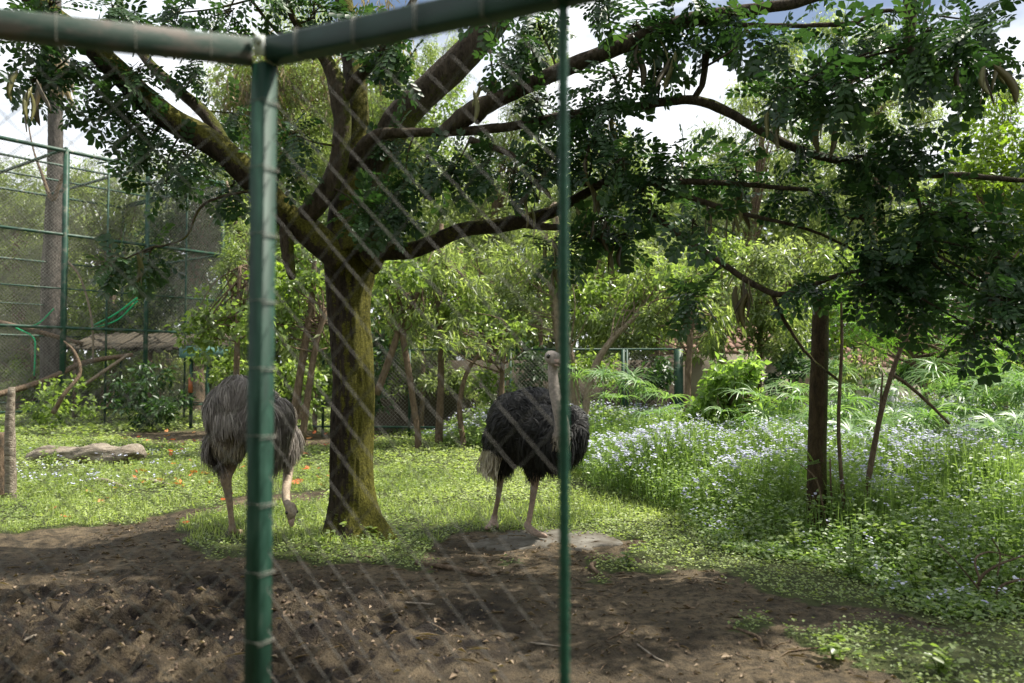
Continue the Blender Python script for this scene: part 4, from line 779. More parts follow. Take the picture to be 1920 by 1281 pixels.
shed('tiled_shed', 'small plastered shed with red tiled roof behind the leafy shrub', 1272, 1480, 21.5, 1.98, 2.75, 3.0, 6)
shed('tiled_shed', 'long low plastered shed with dull red roof right of the wooden post', 1545, 1730, 22.5, 1.62, 2.15, 2.6, 5, False)
def bins():
    for px, lb in ((1645, 'left white concrete block by the long low shed'), (1672, 'right white concrete block by the long low shed')):
        d = 20.5; b = ((px - 960) / F * d, d, 0); o = ob('concrete_block', mesh_from('concrete_block', *box(-.14, .14, 0, .3, -.1, 1.12), noise_mat('white_block', [(.3, (.5, .5, .48)), (.7, (.68, .68, .66))], 6)), loc=b); tag(o, lb, 'block', 'white blocks by the low shed')
bins()

# ------------------------------------------------------------------ wooden post, saplings, log, stump
def wooden_post():
    d = 7.6; b = np.array([*G(1531, 1005), 0.]); b[1] = d; b[0] = (1530 - 960) / F * d; b[2] = float(gz(b[0], b[1])) - .05
    q = [[*(P(x, y, d) - b), w / 2 * d / F] for x, y, w in [(1530, 1015, 37), (1531, 900, 35), (1534, 760, 33), (1537, 650, 31), (1539, 558, 28)]]
    V, Fc = tube(catmull(q, 12), 18, rough=.05, seed=4); o = ob('wooden_post', mesh_from('wooden_post', V, Fc, M['post'], True), loc=b); tag(o, 'thick dark wooden post standing in the flowers at the right', 'post')
wooden_post()
SP = 'thin saplings beside the wooden post'
def sapling(label, base, d, stems, leaf=None, mat='bark_bg'):
    b = np.array([(base - 960) / F * d, d, 0.]); b[2] = float(gz(b[0], b[1])); t = thing('sapling', label, 'sapling', b, SP)
    for s in stems:
        V, Fc = tube(catmull([[*(P(x, y, d) - b), w / 2 * d / F] for x, y, w in s], 8), 7, rough=.12, seed=base); ob('stem', mesh_from('stem', V, Fc, M[mat], True), t)
    if leaf:
        a = Acc()
        for px, py, rx, ry, sp in leaf:
            n = 9; pos = P(px, py, d) - b + rnd(n) * np.array([rx, rx, ry]) * d / F * .5; scatter(a, SPEC[sp][0], pos, unit(rnd(n) + [0, 0, -.3]), unit(rnd(n) * .5 + [0, 0, 1]), RNG.uniform(.1, .2, n), RNG.uniform(.2, .9, n))
        ob('foliage', a.mesh('foliage', M[SPEC[leaf[0][4]][2]]), t)
sapling('straight thin sapling just right of the wooden post', 1583, 7.5, [[(1583, 1015, 11), (1580, 930, 8), (1572, 800, 7), (1578, 650, 6), (1577, 560, 4)], [(1575, 1012, 5), (1560, 940, 4), (1556, 860, 3)]])
sapling('brown sapling leaning right, farther from the wooden post', 1617, 7.6, [[(1616, 1005, 12), (1628, 900, 11), (1650, 780, 10), (1672, 700, 9), (1695, 640, 8), (1722, 590, 5)], [(1668, 700, 7), (1700, 720, 7), (1740, 755, 6), (1780, 795, 5)], [(1650, 770, 5), (1652, 740, 4), (1655, 700, 3)]])
sapling('thin twiggy stem with feathery leaves crossing the wooden post', 1550, 7.3, [[(1556, 1010, 4), (1545, 960, 3), (1530, 900, 3), (1500, 870, 2)]], [(1500, 860, 30, 30, 'feathery')])
def log():
    d = 13.2; b = np.array([(190 - 960) / F * d, d, 0.]); V, Fc = tube(catmull([[-1.25, .15, .10, .10], [-.9, .12, .16, .15], [-.5, .08, .14, .14], [0, 0, .17, .17], [.35, -.03, .15, .17], [.6, -.05, .20, .16], [.78, -.05, .16, .05]], 10), 28, rough=.5, seed=2)
    tag(ob('fallen_log', mesh_from('fallen_log', V, Fc, M['deadwood'], True), loc=b), 'pale barkless log lying in the grass left of the grey ostrich', 'log')
    d = 9.6; b = np.array([(14 - 960) / F * d, d, 0.]); t = thing('broken_stump', 'split pale wooden stump at the left edge of the view', 'stump', b)
    V, Fc = tube(catmull([[*(P(x, y, d) - b), w / 2 * d / F] for x, y, w in [(20, gy(d) + 5, 20), (20, 880, 19), (19, 800, 17), (22, 726, 12)]], 6), 10, rough=.15); ob('upright_splinter', mesh_from('upright_splinter', V, Fc, M['deadwood'], True), t)
    V, Fc = tube(catmull([[*(P(x, y, d + .2) - b), w / 2 * d / F] for x, y, w in [(0, gy(d), 60), (-2, 870, 56), (-2, 812, 50)]], 5), 12, rough=.12); ob('stump_block', mesh_from('stump_block', V, Fc, M['bark_bg'], True), t)
log()

# ------------------------------------------------------------------ sedges
def sedges():
    blades = []
    for v in range(4):
        a = Acc(); n = 20
        for k in range(n):
            an = 2 * math.pi * k / n + RNG.normal() * .12; L = RNG.uniform(.75, 1.15); dr = RNG.uniform(.25, .8)
            s = np.linspace(0, 1, 5); r = s * L; z = .22 * L * np.sin(s * 2.2) - dr * .5 * s ** 2.2; w = .022 * np.sin(np.clip(s * .9 + .12, 0, 1) * np.pi) + .003
            c, q = math.cos(an), math.sin(an); V = []
            for i in range(5): V += [(r[i] * c - w[i] * q, r[i] * q + w[i] * c, z[i]), (r[i] * c + w[i] * q, r[i] * q - w[i] * c, z[i] + .01)]
            a.add(np.array(V), np.array([[2 * i, 2 * i + 1, 2 * i + 3, 2 * i + 2] for i in range(4)]), RNG.uniform(.1, 1))
        blades.append(a.mesh('blade_whorl', M['sedge']))
    V, Fc = tube(np.array([[0, 0, 0, .005], [0, 0, .5, .0045], [0, 0, 1, .003]]), 5, False); st = mesh_from('stem', V, Fc, M['sedge'], True, tint=np.full(len(Fc[0]), .35))
    pl = [(1120, 745, 13.4, 5, 'umbrella sedge alone behind the black ostrich at its right'), (1195, 765, 12.6, 5, 'low umbrella sedge at the left foot of the leafy shrub'), (1470, 765, 11.5, 9, 'umbrella sedge clump between the leafy shrub and the wooden post'), (1510, 800, 10.6, 9, 'low umbrella sedge clump touching the wooden post on its left'),
          (1440, 810, 11.4, 8, 'low umbrella sedge in front of the leafy shrub'), (1590, 775, 11.2, 9, 'umbrella sedge clump behind the two saplings'), (1630, 820, 10.4, 9, 'low umbrella sedge clump right of the leaning sapling'), (1700, 770, 11.8, 9, 'umbrella sedge in front of the white blocks'),
          (1740, 820, 10.6, 9, 'low spreading sedge below the feathery branches'), (1800, 745, 11.4, 11, 'tall umbrella sedge with arching blades at the right'), (1860, 770, 10.8, 11, 'dense umbrella sedge second from the right edge'), (1915, 760, 10.9, 11, 'umbrella sedge cut by the right edge of the view'), (1890, 830, 9.6, 9, 'low broad bladed sedge at the right edge above the flowers'), (1560, 730, 12.4, 8, 'far umbrella sedge peeping right of the wooden post')]
    for px, py, d, n, lb in pl:
        b = np.array([(px - 960) / F * d, d, 0.]); b[2] = float(gz(b[0], b[1])); t = thing('umbrella_sedge', lb, 'sedge', b, 'umbrella sedges growing in the damp corner'); top = (P(px, py, d)[2] - b[2]) * 1.15
        for k in range(n + 5):
            h = top * RNG.uniform(.7, 1.25); off = RNG.normal(size=2) * .16; tip = off + RNG.normal(size=2) * .24 + off * .6
            o = ob('stem', st, t, (off[0], off[1], 0)); dv = Vector((tip[0] - off[0], tip[1] - off[1], h)); o.rotation_euler = dv.to_track_quat('Z', 'Y').to_euler(); o.scale = (1, 1, dv.length)
            o = ob('blade_whorl', blades[int(RNG.integers(4))], t, (tip[0], tip[1], h)); s = RNG.uniform(.28, .48); o.scale = (s, s, s); o.rotation_euler = (RNG.normal() * .25, RNG.normal() * .25, RNG.uniform(0, 6))
sedges()

# ------------------------------------------------------------------ ground cover, meadow, flowers
def ground_cover():
    # low creeping leaves: density falls with distance while leaves grow
    a = Acc()
    for (y0, y1, dens, L) in ((3.8, 7.0, 1500, .028), (7.0, 9.5, 1700, .032), (9.5, 12.5, 1000, .042), (12.5, 18, 420, .06), (18, 30, 90, .12)):
        xa, xb = -.72 * y1, .72 * y1; n = int((xb - xa) * (y1 - y0) * dens); x = RNG.uniform(xa, xb, n); y = RNG.uniform(y0, y1, n)
        k = (np.abs(x) < .70 * y) & (dirtmask(x, y) < .5); patch = fbm(x * 1.3, y * 1.3); k &= (patch + RNG.normal(0, .12, n) > .36)
        if y0 >= 12: k &= ~meadow_h(x, y)
        x, y = x[k], y[k]; pt = patch[k]; n = len(x); h = np.abs(RNG.normal(0, 1, n)) * .022 * (.4 + 1.8 * pt) * (1 + (y0 > 9) * .6)
        pos = np.stack([x, y, gz(x, y) + .006 + h], 1); an = RNG.uniform(0, 6.28, n); d = np.stack([np.cos(an), np.sin(an), RNG.uniform(-.1, .6, n)], 1)
        ti = np.clip(RNG.normal(.5, .2, n) + (fbm(x * .7 + 5, y * .7) - .5) * .9, 0, 1)
        scatter(a, rhomb(.62), pos, d, unit(rnd(n) * .35 + [0, 0, 1]), RNG.uniform(.6, 1.3, n) * L, ti)
    # grass blades in the sunny strip
    n = 42000; y = RNG.uniform(7.2, 14, n); x = RNG.uniform(-.68, .68, n) * y; k = (dirtmask(x, y) < .5) & (fbm(x * .9 + 40, y * .9) > .46); x, y = x[k], y[k]; n = len(x)
    pos = np.stack([x, y, gz(x, y)], 1); scatter(a, rhomb(.07, .1, .1), pos, unit(rnd(n) * .35 + [0, 0, 1]), unit(rnd(n)), RNG.uniform(.05, .14, n), RNG.uniform(.4, 1, n))
    o = ob('ground_cover', a.mesh('ground_cover', M['cover']), kind='stuff'); tag(o, 'low creeping green weeds and grass covering the ground round the bare dirt', 'ground cover', kind='stuff')
ground_cover()
def meadow():
    a = Acc(); fl = Acc()
    y0s = ((5.2, 8, 640, .05), (8, 11, 620, .048), (11, 15, 340, .062), (15, 22, 120, .10))
    def hh(x, y):   # plant height: low at the rim, knee high inside
        e = np.clip((x - np.interp(y, [5, 7.5, 9, 12, 16, 22], [3.4, 1.9, .9, -.2, -1.6, -2.6])) / 1.4, .15, 1); return e * (.36 + .62 * fbm(x * 1.1, y * 1.1) ** 1.3) * np.where(y < 7.2, .75, 1)
    for y0, y1, dens, L in y0s:
        xa, xb = -4, .74 * y1; n = int((xb - xa) * (y1 - y0) * dens); x = RNG.uniform(xa, xb, n); y = RNG.uniform(y0, y1, n); k = meadow_h(x, y) & (x < .74 * y); x, y = x[k], y[k]; n = len(x); H = hh(x, y)
        # plants: each sample = 3 leaves up the stem
        for s in (.25, .55, .85, 1.0):
            xx = x + RNG.normal(0, .05, n); yy = y + RNG.normal(0, .05, n); an = RNG.uniform(0, 6.28, n)
            pos = np.stack([xx, yy, gz(xx, yy) + H * np.clip(s + RNG.normal(0, .1, n), .05, 1.1)], 1); d = np.stack([np.cos(an), np.sin(an), RNG.uniform(-.3, .5, n)], 1)
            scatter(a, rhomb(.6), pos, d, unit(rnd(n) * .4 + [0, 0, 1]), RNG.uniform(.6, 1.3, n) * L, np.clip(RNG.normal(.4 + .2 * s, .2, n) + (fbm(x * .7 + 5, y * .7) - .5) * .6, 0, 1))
        m = n // 2; scatter(a, rhomb(.03, .1, 0), np.stack([x[:m], y[:m], gz(x[:m], y[:m])], 1), unit(rnd(m) * .12 + [0, 0, 1]), unit(rnd(m)), H[:m] * 1.2, np.full(m, .6))
        # flower heads: flat tufts of tiny discs
        fr = np.clip(fbm(x * .55 + 80, y * .55) * 2.6 - .75, 0.03, 1) * np.where(y < 7.6, .25, 1) * np.where(y > 8.5, 1, .7); k = RNG.random(n) < fr * .72; fx, fy = x[k], y[k]; n = len(fx); Hf = hh(fx, fy) * 1.12 + .05
        bud = 3 if y0 < 11 else 2
        for q in range(bud):
            sp = .016 if y0 < 11 else .025; xx = fx + RNG.normal(0, sp, n); yy = fy + RNG.normal(0, sp, n); pos = np.stack([xx, yy, gz(fx, fy) + Hf * (1 - .35 * (fx * 7.3 % 1) ** 2) + RNG.normal(0, .012, n)], 1); r = (.0135 if y0 < 8 else .016 if y0 < 11 else .020 if y0 < 15 else .028)
            disc = (np.array([[0, 0, .35], [1, 0, 0], [.3, .95, 0], [-.8, .6, 0], [-.8, -.6, 0], [.3, -.95, 0]], float), [np.array([[0, 1, 2], [0, 2, 3], [0, 3, 4], [0, 4, 5], [0, 5, 1]])])
            scatter(fl, disc, pos, unit(rnd(n) + [0, 0, 0]) * [1, 1, .2], unit(rnd(n) * .3 + [0, 0, 1]), RNG.uniform(.6, 1.2, n) * r, np.clip(RNG.normal(.55, .25, n), 0, 1))
    # a few flowers by the log at the left
    n = 260; x = RNG.uniform(-8.6, -4.5, n); y = RNG.uniform(9.5, 14, n); k = (np.abs(x) < .66 * y) & (dirtmask(x, y) < .5) & (fbm(x * 1.2, y * 1.2) > .5); x, y = x[k], y[k]; n = len(x)
    for q in range(3):
        pos = np.stack([x + RNG.normal(0, .02, n), y + RNG.normal(0, .02, n), gz(x, y) + .2 + RNG.normal(0, .01, n)], 1); scatter(fl, rhomb(.9), pos, unit(rnd(n) * [1, 1, .2]), unit(rnd(n) * .3 + [0, 0, 1]), np.full(n, .035), np.full(n, .6))
    o = ob('meadow_plants', a.mesh('meadow_plants', M['meadow']), kind='stuff'); tag(o, 'knee high leafy weeds filling the right side of the enclosure', 'weeds', kind='stuff')
    o = ob('blue_flowers', fl.mesh('blue_flowers', M['flower']), kind='stuff'); tag(o, 'countless pale blue flower tufts floating over the weeds', 'flowers', kind='stuff')
meadow()
def weeds_near_trunk():
    # broad leaved weeds: each a thing with leaves and stem
    sp = [(640, 1010, .22, 'bright leafy weed at the left foot of the big mossy trunk'), (600, 1030, .16, 'small weed just left of the trunk foot weed'), (700, 1010, .14, 'low weed at the right foot of the big mossy trunk'), (95, 880, .34, 'light green seedling with drooping leaves in front of the pale log'), (1490, 1040, .3, 'leafy weed at the foot of the wooden post'),
          (1400, 1020, .28, 'dark leafy weed left of the wooden post foot'), (1600, 1080, .3, 'leafy weed below the two saplings'), (1720, 1110, .34, 'dark leafy weed at the lower right, left of the bare twigs'), (1660, 1050, .32, 'leafy weed right of the sapling feet'), (1560, 1240, .12, 'small bright weed in the lower right corner patch'), (1760, 1270, .16, 'weed in the lower right corner'), (1180, 1062, .1, 'low weed tuft alone on the dirt right of the rod')]
    for px, py, h, lb in sp:
        g = G(px, py); b = np.array([g[0], g[1], float(gz(*g))]); t = thing('weed', lb, 'weed', b, 'broad leaved weeds'); a = Acc(); stm = Acc(); n = int(26 + h * 120)
        for s in range(5):
            e = np.array([RNG.normal() * h * .45, RNG.normal() * h * .45, h * RNG.uniform(.6, 1.1)]); q = catmull([(0, 0, 0, .004), (*(e * [.3, .3, .6]), .003), (*e, .0015)], 4); V, Fc = tube(q, 4, False); stm.add(V, Fc, .3)
            k = RNG.integers(2, len(q), n // 5); m = len(k); pos = q[k, :3] + rnd(m) * .012; an = RNG.uniform(0, 6.28, m)
            scatter(a, obov(.62), pos, unit(np.stack([np.cos(an), np.sin(an), RNG.uniform(-.3, .5, m)], 1)), unit(rnd(m) * .3 + [0, 0, 1]), RNG.uniform(.035, .08, m), RNG.uniform(.3, .9, m))
        ob('foliage', a.mesh('foliage', M['broad']), t); ob('stem', stm.mesh('stem', M['broad'], True), t)
weeds_near_trunk()

# ------------------------------------------------------------------ litter, petals, twigs
def litter():
    a = Acc(); n = 3600; x = RNG.uniform(-4, 6, n); y = RNG.uniform(3.9, 8.5, n); k = dirtmask(x, y) > .5; x, y = x[k], y[k]; n = len(x)
    an = RNG.uniform(0, 6.28, n); scatter(a, rhomb(.5, .4, .2), np.stack([x, y, gz(x, y) + .008], 1), np.stack([np.cos(an), np.sin(an), RNG.normal(0, .15, n)], 1), unit(rnd(n) * .4 + [0, 0, 1]), RNG.uniform(.015, .05, n), np.clip(RNG.normal(.45, .25, n), 0, 1))
    n = 1500; x = RNG.uniform(-4, 6, n); y = RNG.uniform(3.9, 9, n); k = dirtmask(x, y) > .5; x, y = x[k], y[k]; n = len(x); an = RNG.uniform(0, 6.28, n)
    scatter(a, rhomb(.05, .9, .08), np.stack([x, y, gz(x, y) + .008], 1), np.stack([np.cos(an), np.sin(an), RNG.normal(0, .06, n)], 1), unit(rnd(n) * .2 + [0, 0, 1]), RNG.uniform(.05, .16, n), RNG.uniform(0, .8, n))
    n = 260; x = RNG.uniform(-4, 6, n); y = RNG.uniform(4.0, 8.6, n); k = dirtmask(x, y) > .5; x, y = x[k], y[k]; n = len(x); an = RNG.uniform(0, 6.28, n)
    scatter(a, rhomb(.4, .5, .25), np.stack([x, y, gz(x, y) + .012], 1), np.stack([np.cos(an), np.sin(an), RNG.normal(0, .12, n)], 1), unit(rnd(n) * .5 + [0, 0, 1]), RNG.uniform(.035, .075, n), np.clip(RNG.normal(.55, .2, n), 0, 1))
    o = ob('leaf_litter', a.mesh('leaf_litter', M['litter']), kind='stuff'); tag(o, 'scattered dry leaf bits and slivers on the bare dirt', 'leaf litter', kind='stuff')
    # clods of mud
    a = Acc(); n = 900; c = G(230, 1190); x = c[0] + RNG.normal(0, 1.0, n); y = c[1] + RNG.normal(0, .75, n); s = RNG.uniform(.005, .02, n)
    ico = np.array([[0, 0, 1], [.9, 0, .3], [.25, .85, .35], [-.75, .5, .25], [-.7, -.55, .3], [.3, -.85, .2], [.1, .1, -.8]], float); fc = np.array([[0, 1, 2], [0, 2, 3], [0, 3, 4], [0, 4, 5], [0, 5, 1], [6, 2, 1], [6, 3, 2], [6, 4, 3], [6, 5, 4], [6, 1, 5]])
    scatter(a, (ico, [fc]), np.stack([x, y, gz(x, y)], 1), unit(rnd(n)), unit(rnd(n)), s, RNG.uniform(0, .35, n))
    o = ob('mud_clods', a.mesh('mud_clods', M['litter']), kind='stuff'); tag(o, 'crumbly dark mud clods churned up in the lower left foreground', 'mud clods', kind='stuff')
    pm = []
    for v in range(4):
        s = np.linspace(-1, 1, 5); V = []
        for i in s:
            w = .55 * math.sqrt(max(0, 1 - i * i * .95)); V += [(-w, i, .25 * i * i + .3 * w), (0, i, .2 * i * i), (w, i, .25 * i * i + .25 * w + .1 * v * i)]
        Fq = [[3 * i + j, 3 * i + j + 1, 3 * i + j + 4, 3 * i + j + 3] for i in range(4) for j in range(2)]; pm.append(mesh_from('fallen_petal', np.array(V), np.array(Fq), M['petal'], True, tint=np.full(len(Fq), .15 + .25 * v)))
    big = [(100, 963), (207, 942), (122, 977), (190, 948), (216, 922), (350, 990), (395, 908), (408, 912), (432, 935), (420, 940), (357, 897), (382, 892), (325, 877), (330, 905), (270, 912), (168, 932), (620, 885), (515, 858)]
    pts = big + [(RNG.uniform(230, 640), RNG.choice([RNG.uniform(808, 840), RNG.uniform(840, 915)])) for _ in range(70)]
    for i, (px, py) in enumerate(pts):
        g = G(px, py); s = (.055 if i < len(big) else RNG.uniform(.05, .085)); o = ob('fallen_petal', pm[i % 4], None, (g[0], g[1], float(gz(*g)) + .03)); o.scale = (s * RNG.uniform(.7, 1.3), s, s); o.rotation_euler = (RNG.normal() * .3, RNG.normal() * .3, RNG.uniform(0, 6))
        uniq = {0: 'large orange petal at the left by the edge of the mud', 1: 'bright orange petal alone in the grass right of the largest left one', 2: 'small orange petal just below the large one at the mud edge', 5: 'orange petal on the mud tongue left of the grey ostrich leg', 8: 'orange petal touching the grey ostrich leg on its left', 9: 'orange petal directly behind the grey ostrich leg', 16: 'orange petal right against the left side of the mossy trunk', 4: 'pale orange petal in the grass below the two grey sticks'}
        lab = uniq.get(i) or ('curled orange petal lying on the far strip of bare soil' if py < 838 else 'curled orange petal in the grass right of the green fence post' if px > 515 else 'curled orange petal in the grass between the log and the grey ostrich')
        tag(o, lab, 'petal', 'fallen orange petals')
    tw = [(620, 1128, 660, 1112, 5, 'short pale split stick on the dirt between the two fence uprights'), (760, 1140, 815, 1150, 4, 'flat pale stick right of the short split stick'), (780, 1060, 905, 1082, 9, 'crooked brown root crossing the dirt in front of the slab'), (0, 1250, 160, 1178, 5, 'long straight pale stick in the lower left corner'), (1115, 1055, 1125, 1078, 9, 'stubby bark piece right of the rod below the slab'),
          (990, 1205, 1060, 1215, 4, 'thin pale twig crossing behind the foot of the rod'), (1195, 1210, 1245, 1240, 4, 'pale twig at bottom middle, first right of the rod'), (1370, 1180, 1430, 1215, 6, 'dark twig beside the small green tuft at right'), (1480, 1228, 1540, 1220, 4, 'short brown twig near the lower right green patch'), (700, 1045, 620, 1048, 4, 'thin twig below the big trunk foot'), (1140, 1200, 1170, 1150, 3, 'thin slanting twig right of the rod'),
          (240, 905, 320, 915, 8, 'grey stick lying in the grass behind the mud at left'), (180, 905, 235, 920, 9, 'thick grey stick end left of the long grass stick'), (840, 1190, 800, 1175, 4, 'small curled twig in the middle of the dirt'), (1700, 1110, 1765, 1128, 5, 'pale stick under the bare twigs at right')]
    for x0, y0, x1, y1, w, lb in tw:
        a0, a1 = G(x0, y0), G(x1, y1); m = (a0 + a1) / 2 + RNG.normal(size=2) * .04; dd = a0[1]; b = np.array([*m, float(gz(*m))]); r = w / 2 * dd / F
        q = catmull([[*(a0 - m), float(gz(*a0)) - b[2] + r * .8, r], [RNG.normal() * .02, RNG.normal() * .02, r * 1.3, r], [*(a1 - m), float(gz(*a1)) - b[2] + r * .8, r * .6]], 6); V, Fc = tube(q, 7, rough=.2, seed=x0)
        tag(ob('stick', mesh_from('stick', V, Fc, M['deadwood'] if 'pale' in lb or 'grey' in lb else M['bark_bg'], True), loc=b), lb, 'stick', 'sticks lying about')
    # bare dead twigs, lower right
    d = 5.6; b = np.array([(1850 - 960) / F * d, d, 0.]); b[2] = float(gz(b[0], b[1])); t = thing('dead_bush', 'leafless grey twiggy bush at the lower right edge', 'dead bush', b)
    for s in [[(1850, 1190, 9), (1835, 1120, 8), (1838, 1085, 7), (1870, 1060, 5), (1925, 1040, 3)], [(1852, 1190, 7), (1870, 1110, 6), (1900, 1090, 5), (1940, 1085, 4)], [(1838, 1090, 5), (1828, 1050, 4), (1855, 1035, 3), (1900, 1045, 2)], [(1846, 1130, 5), (1880, 1128, 4), (1930, 1132, 3)], [(1860, 1150, 4), (1905, 1120, 3), (1935, 1080, 2)], [(1840, 1110, 4), (1815, 1080, 3), (1790, 1050, 2), (1760, 1020, 2)], [(1870, 1080, 3), (1875, 1040, 3), (1860, 1010, 2)], [(1845, 1160, 3), (1820, 1150, 2), (1790, 1165, 2)]]:
        V, Fc = tube(catmull([[*(P(x, y, d + RNG.normal() * .06) - b), w / 2 * d / F] for x, y, w in s], 5), 6, rough=.15); ob('twig', mesh_from('twig', V, Fc, M['bark_bg'], True), t)
litter()

# ------------------------------------------------------------------ ostriches
def ellipsoid(c, r, rot=(0, 0, 0), seg=24, rings=16):
    from mathutils import Euler
    V = []; Fc = []
    for i in range(rings + 1):
        th = math.pi * i / rings
        for j in range(seg): ph = 2 * math.pi * j / seg; V.append((r[0] * math.sin(th) * math.cos(ph), r[1] * math.sin(th) * math.sin(ph), r[2] * math.cos(th)))
    for i in range(rings):
        for j in range(seg): k = (j + 1) % seg; Fc.append((i * seg + j, (i + 1) * seg + j, (i + 1) * seg + k, i * seg + k))
    R = np.array(Euler(rot).to_matrix()); return np.array(V) @ R.T + np.asarray(c), np.array(Fc)
def remesh(name, parts, voxel, smooth=4):
    a = Acc()
    for V, Fc in parts: a.add(V, Fc)
    o = ob('tmp', a.mesh('tmp', None)); m = o.modifiers.new('r', 'REMESH'); m.mode = 'VOXEL'; m.voxel_size = voxel
    s = o.modifiers.new('s', 'SMOOTH'); s.factor = .5; s.iterations = smooth
    dg = bpy.context.evaluated_depsgraph_get(); me = bpy.data.meshes.new_from_object(o.evaluated_get(dg)); me.name = name
    bpy.data.objects.remove(o); me.polygons.foreach_set('use_smooth', np.ones(len(me.polygons), bool)); return me
def skin_mat(name, c_neck, c_leg, c_body):
    m, n, l, o = new_mat(name); at = n.new('ShaderNodeAttribute'); at.attribute_name = 'zone'
    r = ramp(n, [(0, c_leg), (.45, c_body), (.55, c_body), (1, c_neck)]); l.new(at.outputs['Fac'], r.inputs[0])
    tc = n.new('ShaderNodeTexCoord'); q = n.new('ShaderNodeTexNoise'); q.inputs['Scale'].default_value = 40; q.inputs['Detail'].default_value = 6; l.new(tc.outputs['Object'], q.inputs[0])
    rr = ramp(n, [(.3, (.65, .65, .65)), (.7, (1.2, 1.2, 1.2))]); l.new(q.outputs['Fac'], rr.inputs[0]); x = n.new('ShaderNodeMixRGB'); x.blend_type = 'MULTIPLY'; x.inputs[0].default_value = 1; l.new(r.outputs[0], x.inputs[1]); l.new(rr.outputs[0], x.inputs[2])
    p = n.new('ShaderNodeBsdfPrincipled'); p.inputs['Roughness'].default_value = .75; l.new(x.outputs[0], p.inputs['Base Color'])
    bu = n.new('ShaderNodeBump'); bu.inputs['Strength'].default_value = .5; bu.inputs['Distance'].default_value = .006; l.new(q.outputs['Fac'], bu.inputs['Height']); l.new(bu.outputs[0], p.inputs['Normal']); l.new(p.outputs[0], o.inputs[0]); return m
def feather_mat(name, cols, rough=.55):
    m = leaf_mat(name, cols, .08, rough, 1, .35); return m
def foot(parts, ankle, heading, s=1.0):
    """two-toed ostrich foot"""
    h = np.array([math.cos(heading), math.sin(heading), 0]); sd = np.array([-h[1], h[0], 0]); g = np.array([ankle[0], ankle[1], 0])
    a1 = g + h * .0 + [0, 0, .085 * s]
    V, Fc = tube(catmull([[*ankle, .026 * s], [*(a1 + [0, 0, .03]), .033 * s], [*a1, .036 * s], [*(g + h * .07 + [0, 0, .045]), .036 * s], [*(g + h * .15 + [0, 0, .03]), .030 * s], [*(g + h * .21 + [0, 0, .028]), .024 * s], [*(g + h * .245 + [0, 0, .02]), .014 * s]], 5), 12); parts.append((V, Fc))
    V, Fc = tube(catmull([[*a1, .024 * s], [*(g + h * .05 + sd * .04 + [0, 0, .035]), .023 * s], [*(g + h * .10 + sd * .065 + [0, 0, .022]), .019 * s], [*(g + h * .13 + sd * .075 + [0, 0, .016]), .012 * s]], 5), 10); parts.append((V, Fc))
